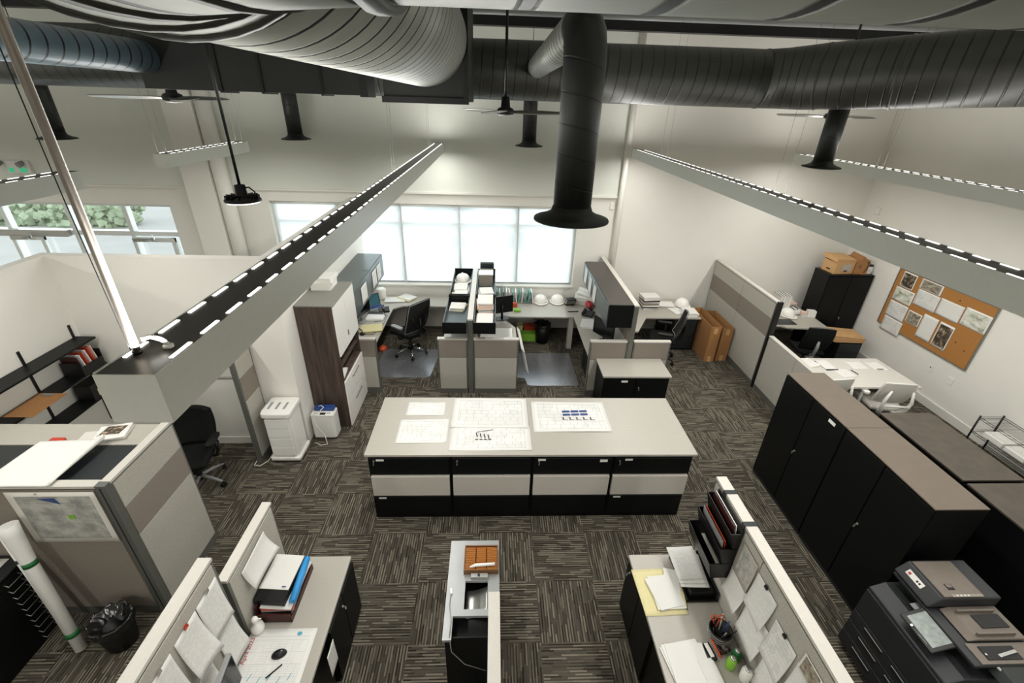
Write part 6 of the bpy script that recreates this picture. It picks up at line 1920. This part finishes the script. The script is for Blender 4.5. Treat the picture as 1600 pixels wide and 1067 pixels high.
b = MB(); b.cbox((6.845, 8.44, 1.646 + 0.27), (0.44, 0.38, 0.07), (0.08, 0.06, 0.12)); b.build('lid', 'cardboard_pale', t, bevel=0.004)
b = MB(); b.cbox((6.90, 8.246, 1.77), (0.2, 0.002, 0.14), (0, 0, 0.1)); lb_ = b.build('printed_panel', 'sheet_text_tan' if 'sheet_text_tan' in MATS else 'tan_sheet', t)
b = MB(); b.cbox((6.89, 8.243, 1.71), (0.08, 0.002, 0.022), (0, 0, 0.1)); b.build('hand_hole', 'ink_black', t)
b = MB(); b.cbox((6.648, 8.40, 1.71), (0.003, 0.09, 0.025), (0, 0, 0.1)); b.build('hand_hole', 'ink_black', t)
t = thing('parcel_box', 'brown parcel box with a curved arrow print on top of the corner cabinet', 'box', (7.22, 8.42, 1.646))
b = MB(); b.cbox((7.22, 8.42, 1.646 + 0.14), (0.24, 0.36, 0.28), (0, 0, -0.12)); b.build('box', 'cardboard', t)
b = MB(); b.cbox((7.20, 8.44, 1.646 + 0.30), (0.04, 0.38, 0.1), (0, R(30), -0.12)); b.build('flap', 'cardboard', t)
text_part('lettering', 'P1', 'ink_black', t, 0.07, (7.165, 8.243, 1.81), (R(90), R(-90), -0.12))
b = MB(); b.tube([(7.27, 8.228, 1.90), (7.29, 8.226, 1.86), (7.295, 8.225, 1.80), (7.28, 8.227, 1.73), (7.25, 8.231, 1.69)], [0.006, 0.006, 0.007, 0.006, 0.003], 6); b.tube([(7.25, 8.231, 1.90), (7.29, 8.226, 1.905), (7.30, 8.225, 1.87)], 0.004, 6); b.build('arrow_print', 'ink_black', t)
stack('carton_pile', 'small white cartons at the right end of the corner cabinet top', 'boxes', 7.40, 8.34, 1.646, 0.1, 0.14, 0.0, 4, ['white_plastic', 'paper', 'white_plastic', 'metal_charcoal'], th=0.06, jitter=0.006)
t = thing('pedestal', 'low black pedestal carrying flattened cardboard in the right room', 'pedestal', (6.95, 7.72, 0))
bx('body', 'metal_black', t, 6.72, 7.20, 7.52, 7.95, 0, 0.50, bevel=0.004)
bx('drawer', 'metal_charcoal', t, 6.74, 7.18, 7.505, 7.52, 0.05, 0.27, bevel=0.003); bx('drawer', 'metal_charcoal', t, 6.74, 7.18, 7.505, 7.52, 0.28, 0.48, bevel=0.003)
b = MB(); b.cbox((6.92, 7.74, 0.55), (0.56, 0.46, 0.085), (0, 0, -0.05)); t = tag(b.build('flat_carton', 'cardboard_pale'), 'flattened cardboard box on the low black pedestal', 'carton')
b = MB(); b.cbox((6.95, 7.74, 0.605), (0.56, 0.44, 0.012), (0, 0.04, -0.12)); b.build('lid', 'cardboard_pale', t)
# items on the back right desk
for i in range(4):
    b = MB(); b.box(5.98 + i * 0.062, 6.034 + i * 0.062, 8.52, 8.80, 0.743, 1.04); t = tag(b.build('ring_binder', 'white_plastic' if i % 2 else 'paper', bevel=0.003), ('first', 'second', 'third', 'fourth')[i] + ' upright white binder from the left on the back right desk', 'binder', 'upright binders on the back right desk')
    b = MB(); b.box(5.978 + i * 0.062, 5.986 + i * 0.062, 8.515, 8.80, 1.041, 1.046); b.build('black_edge', 'black_plastic', t)
hard_hat('white hard hat with black rim on the back right desk', 6.02, 8.24, 0.742, 0.4)
tag(bx('desk_pad', 'metal_charcoal', None, 5.30, 5.98, 7.80, 8.06, 0.742, 0.75, bevel=0.003), 'dark desk pad lying before the hard hat in the right room', 'desk pad')
stack('paper_pile', 'papers and a black cable on the middle of the back right desk', 'papers', 6.28, 8.42, 0.742, 0.3, 0.3, 0.2, 4, ['paper', 'sheet_text'], th=0.01)
b = MB(); b.tube([(6.3 + 0.07 * math.cos(2 * PI * k / 14), 8.5 + 0.1 * math.sin(2 * PI * k / 14), 0.80 + 0.02 * math.sin(k)) for k in range(14)], 0.009, 8); tag(b.build('coiled_cable', 'black_plastic'), 'coiled black cable on the papers of the back right desk', 'cable')
stack('carton_pile', 'small white box near the right front of the back right desk', 'boxes', 6.50, 8.22, 0.742, 0.16, 0.12, -0.3, 1, ['white_plastic'], th=0.11)
stack('carton_pile', 'small white and red box left of the other white box', 'boxes', 6.34, 8.22, 0.742, 0.1, 0.1, -0.2, 2, ['white_plastic', 'paper_pink'], th=0.05)
b = MB(); b.lathe([(0, 0.0), (0.1, 0.0), (0.105, 0.04), (0.08, 0.1), (0.03, 0.13), (0, 0.132)], (6.42, 8.86, 0.742)); tag(b.build('desk_lamp_dome', 'white_gloss'), 'white dome shaped lamp at the back of the right desk', 'lamp')
stack('paper_pile', 'white paper pile before the dome lamp on the back right desk', 'papers', 6.3, 8.72, 0.742, 0.3, 0.18, 0.1, 5, ['paper', 'paper_pink', 'paper'], th=0.02)
# white desk
t = thing('white_desk', 'white desk with grey slab leg and papers in the right room', 'desk', (5.8, 6.05, 0))
b = MB(); b.prism([(4.86, 5.60), (6.62, 5.60), (6.57, 6.49), (4.86, 6.49)], 0.71, 0.742); b.build('desk_top', 'laminate_white', t, bevel=0.003)
bx('slab_leg', 'grey_plastic', t, 6.44, 6.50, 5.72, 6.38, 0.0, 0.71)
bx('slab_leg', 'grey_plastic', t, 4.92, 4.98, 5.72, 6.38, 0.0, 0.71)
stack('paper_pile', 'printed sheets spread at the left end of the white desk', 'papers', 5.22, 6.30, 0.742, 0.34, 0.28, 0.3, 4, ['sheet_text', 'paper_cream', 'paper'], th=0.004)
t, z_ = stack('notebook', 'white notebook with black edge on the white desk', 'notebook', 5.52, 6.25, 0.742, 0.22, 0.30, 0.0, 1, ['black_plastic'], th=0.012)
b = MB(); b.cbox((5.515, 6.255, z_ + 0.001), (0.20, 0.28, 0.006), (0, 0, 0.02)); b.build('page', 'paper', t)
flat_sheet('paper_sheet', 'left one of two blank sheets side by side on the white desk', 'paper', 6.06, 6.26, 0.742, 0.28, 0.26, 0.0, 'paper')
flat_sheet('paper_sheet', 'right one of two blank sheets side by side on the white desk', 'paper', 6.38, 6.24, 0.742, 0.26, 0.28, 0.02, 'paper')
flat_sheet('paper_sheet', 'sheet with a pen on it near the front of the white desk', 'paper', 5.68, 6.02, 0.742, 0.26, 0.26, 0.1, 'sheet_text')
b = MB(); b.tube([(5.86, 5.96, 0.749), (5.84, 6.10, 0.749)], 0.006, 8); tag(b.build('pen', 'black_plastic'), 'black pen lying right of the front sheet on the white desk', 'pen')
b = MB(); b.tube([(6.30, 6.13, 0.749), (6.40, 6.12, 0.749)], 0.007, 8); tag(b.build('marker', 'black_plastic'), 'black marker at the edge of the right blank sheet', 'pen')
b = MB(); b.box(5.52, 5.74, 5.75, 6.05, 0.0, 0.32); tag(b.build('blue_crate', 'blue_dark', bevel=0.01), 'dark blue crate on the floor under the white desk', 'crate')
# cork board
t = thing('cork_board', 'large cork board with aluminium frame on the right wall', 'notice board', (XR - 0.02, 6.78, 0.88))
bx('cork', 'cork', t, XR - 0.022, XR - 0.004, 5.88, 7.70, 0.90, 1.95)
b = MB()
b.box(XR - 0.028, XR, 5.86, 7.72, 0.885, 0.90); b.box(XR - 0.028, XR, 5.86, 7.72, 1.95, 1.965); b.box(XR - 0.028, XR, 5.86, 5.88, 0.90, 1.95); b.box(XR - 0.028, XR, 7.70, 7.72, 0.90, 1.95)
b.build('frame', 'aluminium', t)
for i, (lb, y1, y0, z0, z1, m_) in enumerate((
        ('portrait photo of dark trees at the top left of the cork board', 7.60, 7.31, 1.665, 1.945, 'photo_dark'),
        ('landscape aerial photo below the top left photo on the cork board', 7.63, 7.22, 1.40, 1.65, 'photo_pale'),
        ('drawing hanging at the left edge of the cork board, upper one', 7.63, 7.22, 1.08, 1.38, 'sheet_plan'),
        ('calendar drawing hanging past the lower left edge of the cork board', 7.61, 7.19, 0.80, 1.075, 'sheet_plan'),
        ('aerial photo with brown ground at the top middle of the cork board', 7.21, 6.79, 1.77, 1.945, 'photo_brown'),
        ('line drawing under the top middle photo of the cork board', 7.20, 6.76, 1.48, 1.76, 'sheet_plan'),
        ('pale blank drawing right of the line drawing on the cork board', 6.745, 6.32, 1.49, 1.77, 'paper'),
        ('wide landscape photo with dark skyline at the right of the cork board', 6.30, 5.88, 1.51, 1.80, 'photo_pale'),
        ('small dark photo in the lower left area of the cork board', 7.19, 6.91, 1.135, 1.36, 'photo_brown'),
        ('blank portrait sheet in the lower middle of the cork board', 6.89, 6.605, 0.99, 1.42, 'paper'),
        ('portrait poster with green trees photo in the lower middle of the cork board', 6.57, 6.305, 0.99, 1.42, 'photo_dark'))):
    wall_sheet('pinned_sheet', lb, 'photo' if 'photo' in m_ else 'drawing', (XR - 0.024, y1, z0), (0, -(y1 - y0), 0), (0, 0, z1 - z0), m_, 0.0, 'sheets on the cork board')
for i, (y, z) in enumerate(((6.45, 1.84), (6.20, 1.22), (6.02, 1.16))):
    b = MB(); b.cyl((XR - 0.022, y, z), (XR - 0.034, y, z), 0.008, n=10); tag(b.build('push_pin', 'ink_black'), ('upper', 'lower middle', 'lower right')[i] + ' dark push pin on the bare cork', 'pin', 'push pins')
t = tag(bx('wall_outlet', 'white_plastic', None, XR - 0.008, XR, 6.34, 6.42, 0.56, 0.68, bevel=0.002), 'white wall outlet left of the other below the cork board', 'outlet')
b = MB(); b.box(XR - 0.010, XR - 0.008, 6.37, 6.39, 0.63, 0.65); b.build('socket', 'ink_black', t)
tag(bx('wall_plate', 'white_plastic', None, XR - 0.008, XR, 5.94, 6.05, 0.55, 0.67, bevel=0.002), 'blank white wall plate right of the outlet below the cork board', 'wall plate')
# wire rack
t = thing('wire_rack', 'low black wire shelving rack at the right wall', 'wire rack', (7.25, 4.5, 0))
for x in (7.08, 7.44):
    for y in (4.0, 5.05):
        b = MB(); b.cyl((x, y, 0), (x, y, 0.62), 0.012, n=10); b.build('post', 'steel_black', t)
for z in (0.08, 0.36, 0.60):
    b = MB()
    for zz in (z, z - 0.03):
        b.tube([(7.08, 4.0, zz), (7.44, 4.0, zz), (7.44, 5.05, zz), (7.08, 5.05, zz), (7.08, 4.0, zz)], 0.004, 6)
    for k in range(34):
        y = 4.02 + k * 0.0312
        b.cyl((7.08, y, z + 0.003), (7.44, y, z + 0.003), 0.0018, n=4)
    for k in range(12):
        y = 4.0 + k * 0.0875
        b.cyl((7.08, y, z), (7.08, y + 0.087, z - 0.03), 0.002, n=4)
    b.build('wire_shelf', 'steel_black', t)
for i in range(3):
    tag(bx('parcel', 'white_plastic', None, 7.1, 7.42, 4.05 + i * 0.3, 4.32 + i * 0.3, 0.366, 0.42 + 0.01 * i, bevel=0.006), ('nearest', 'middle', 'farthest')[i] + ' white parcel on the middle shelf of the wire rack', 'parcel', 'parcels on the wire rack')
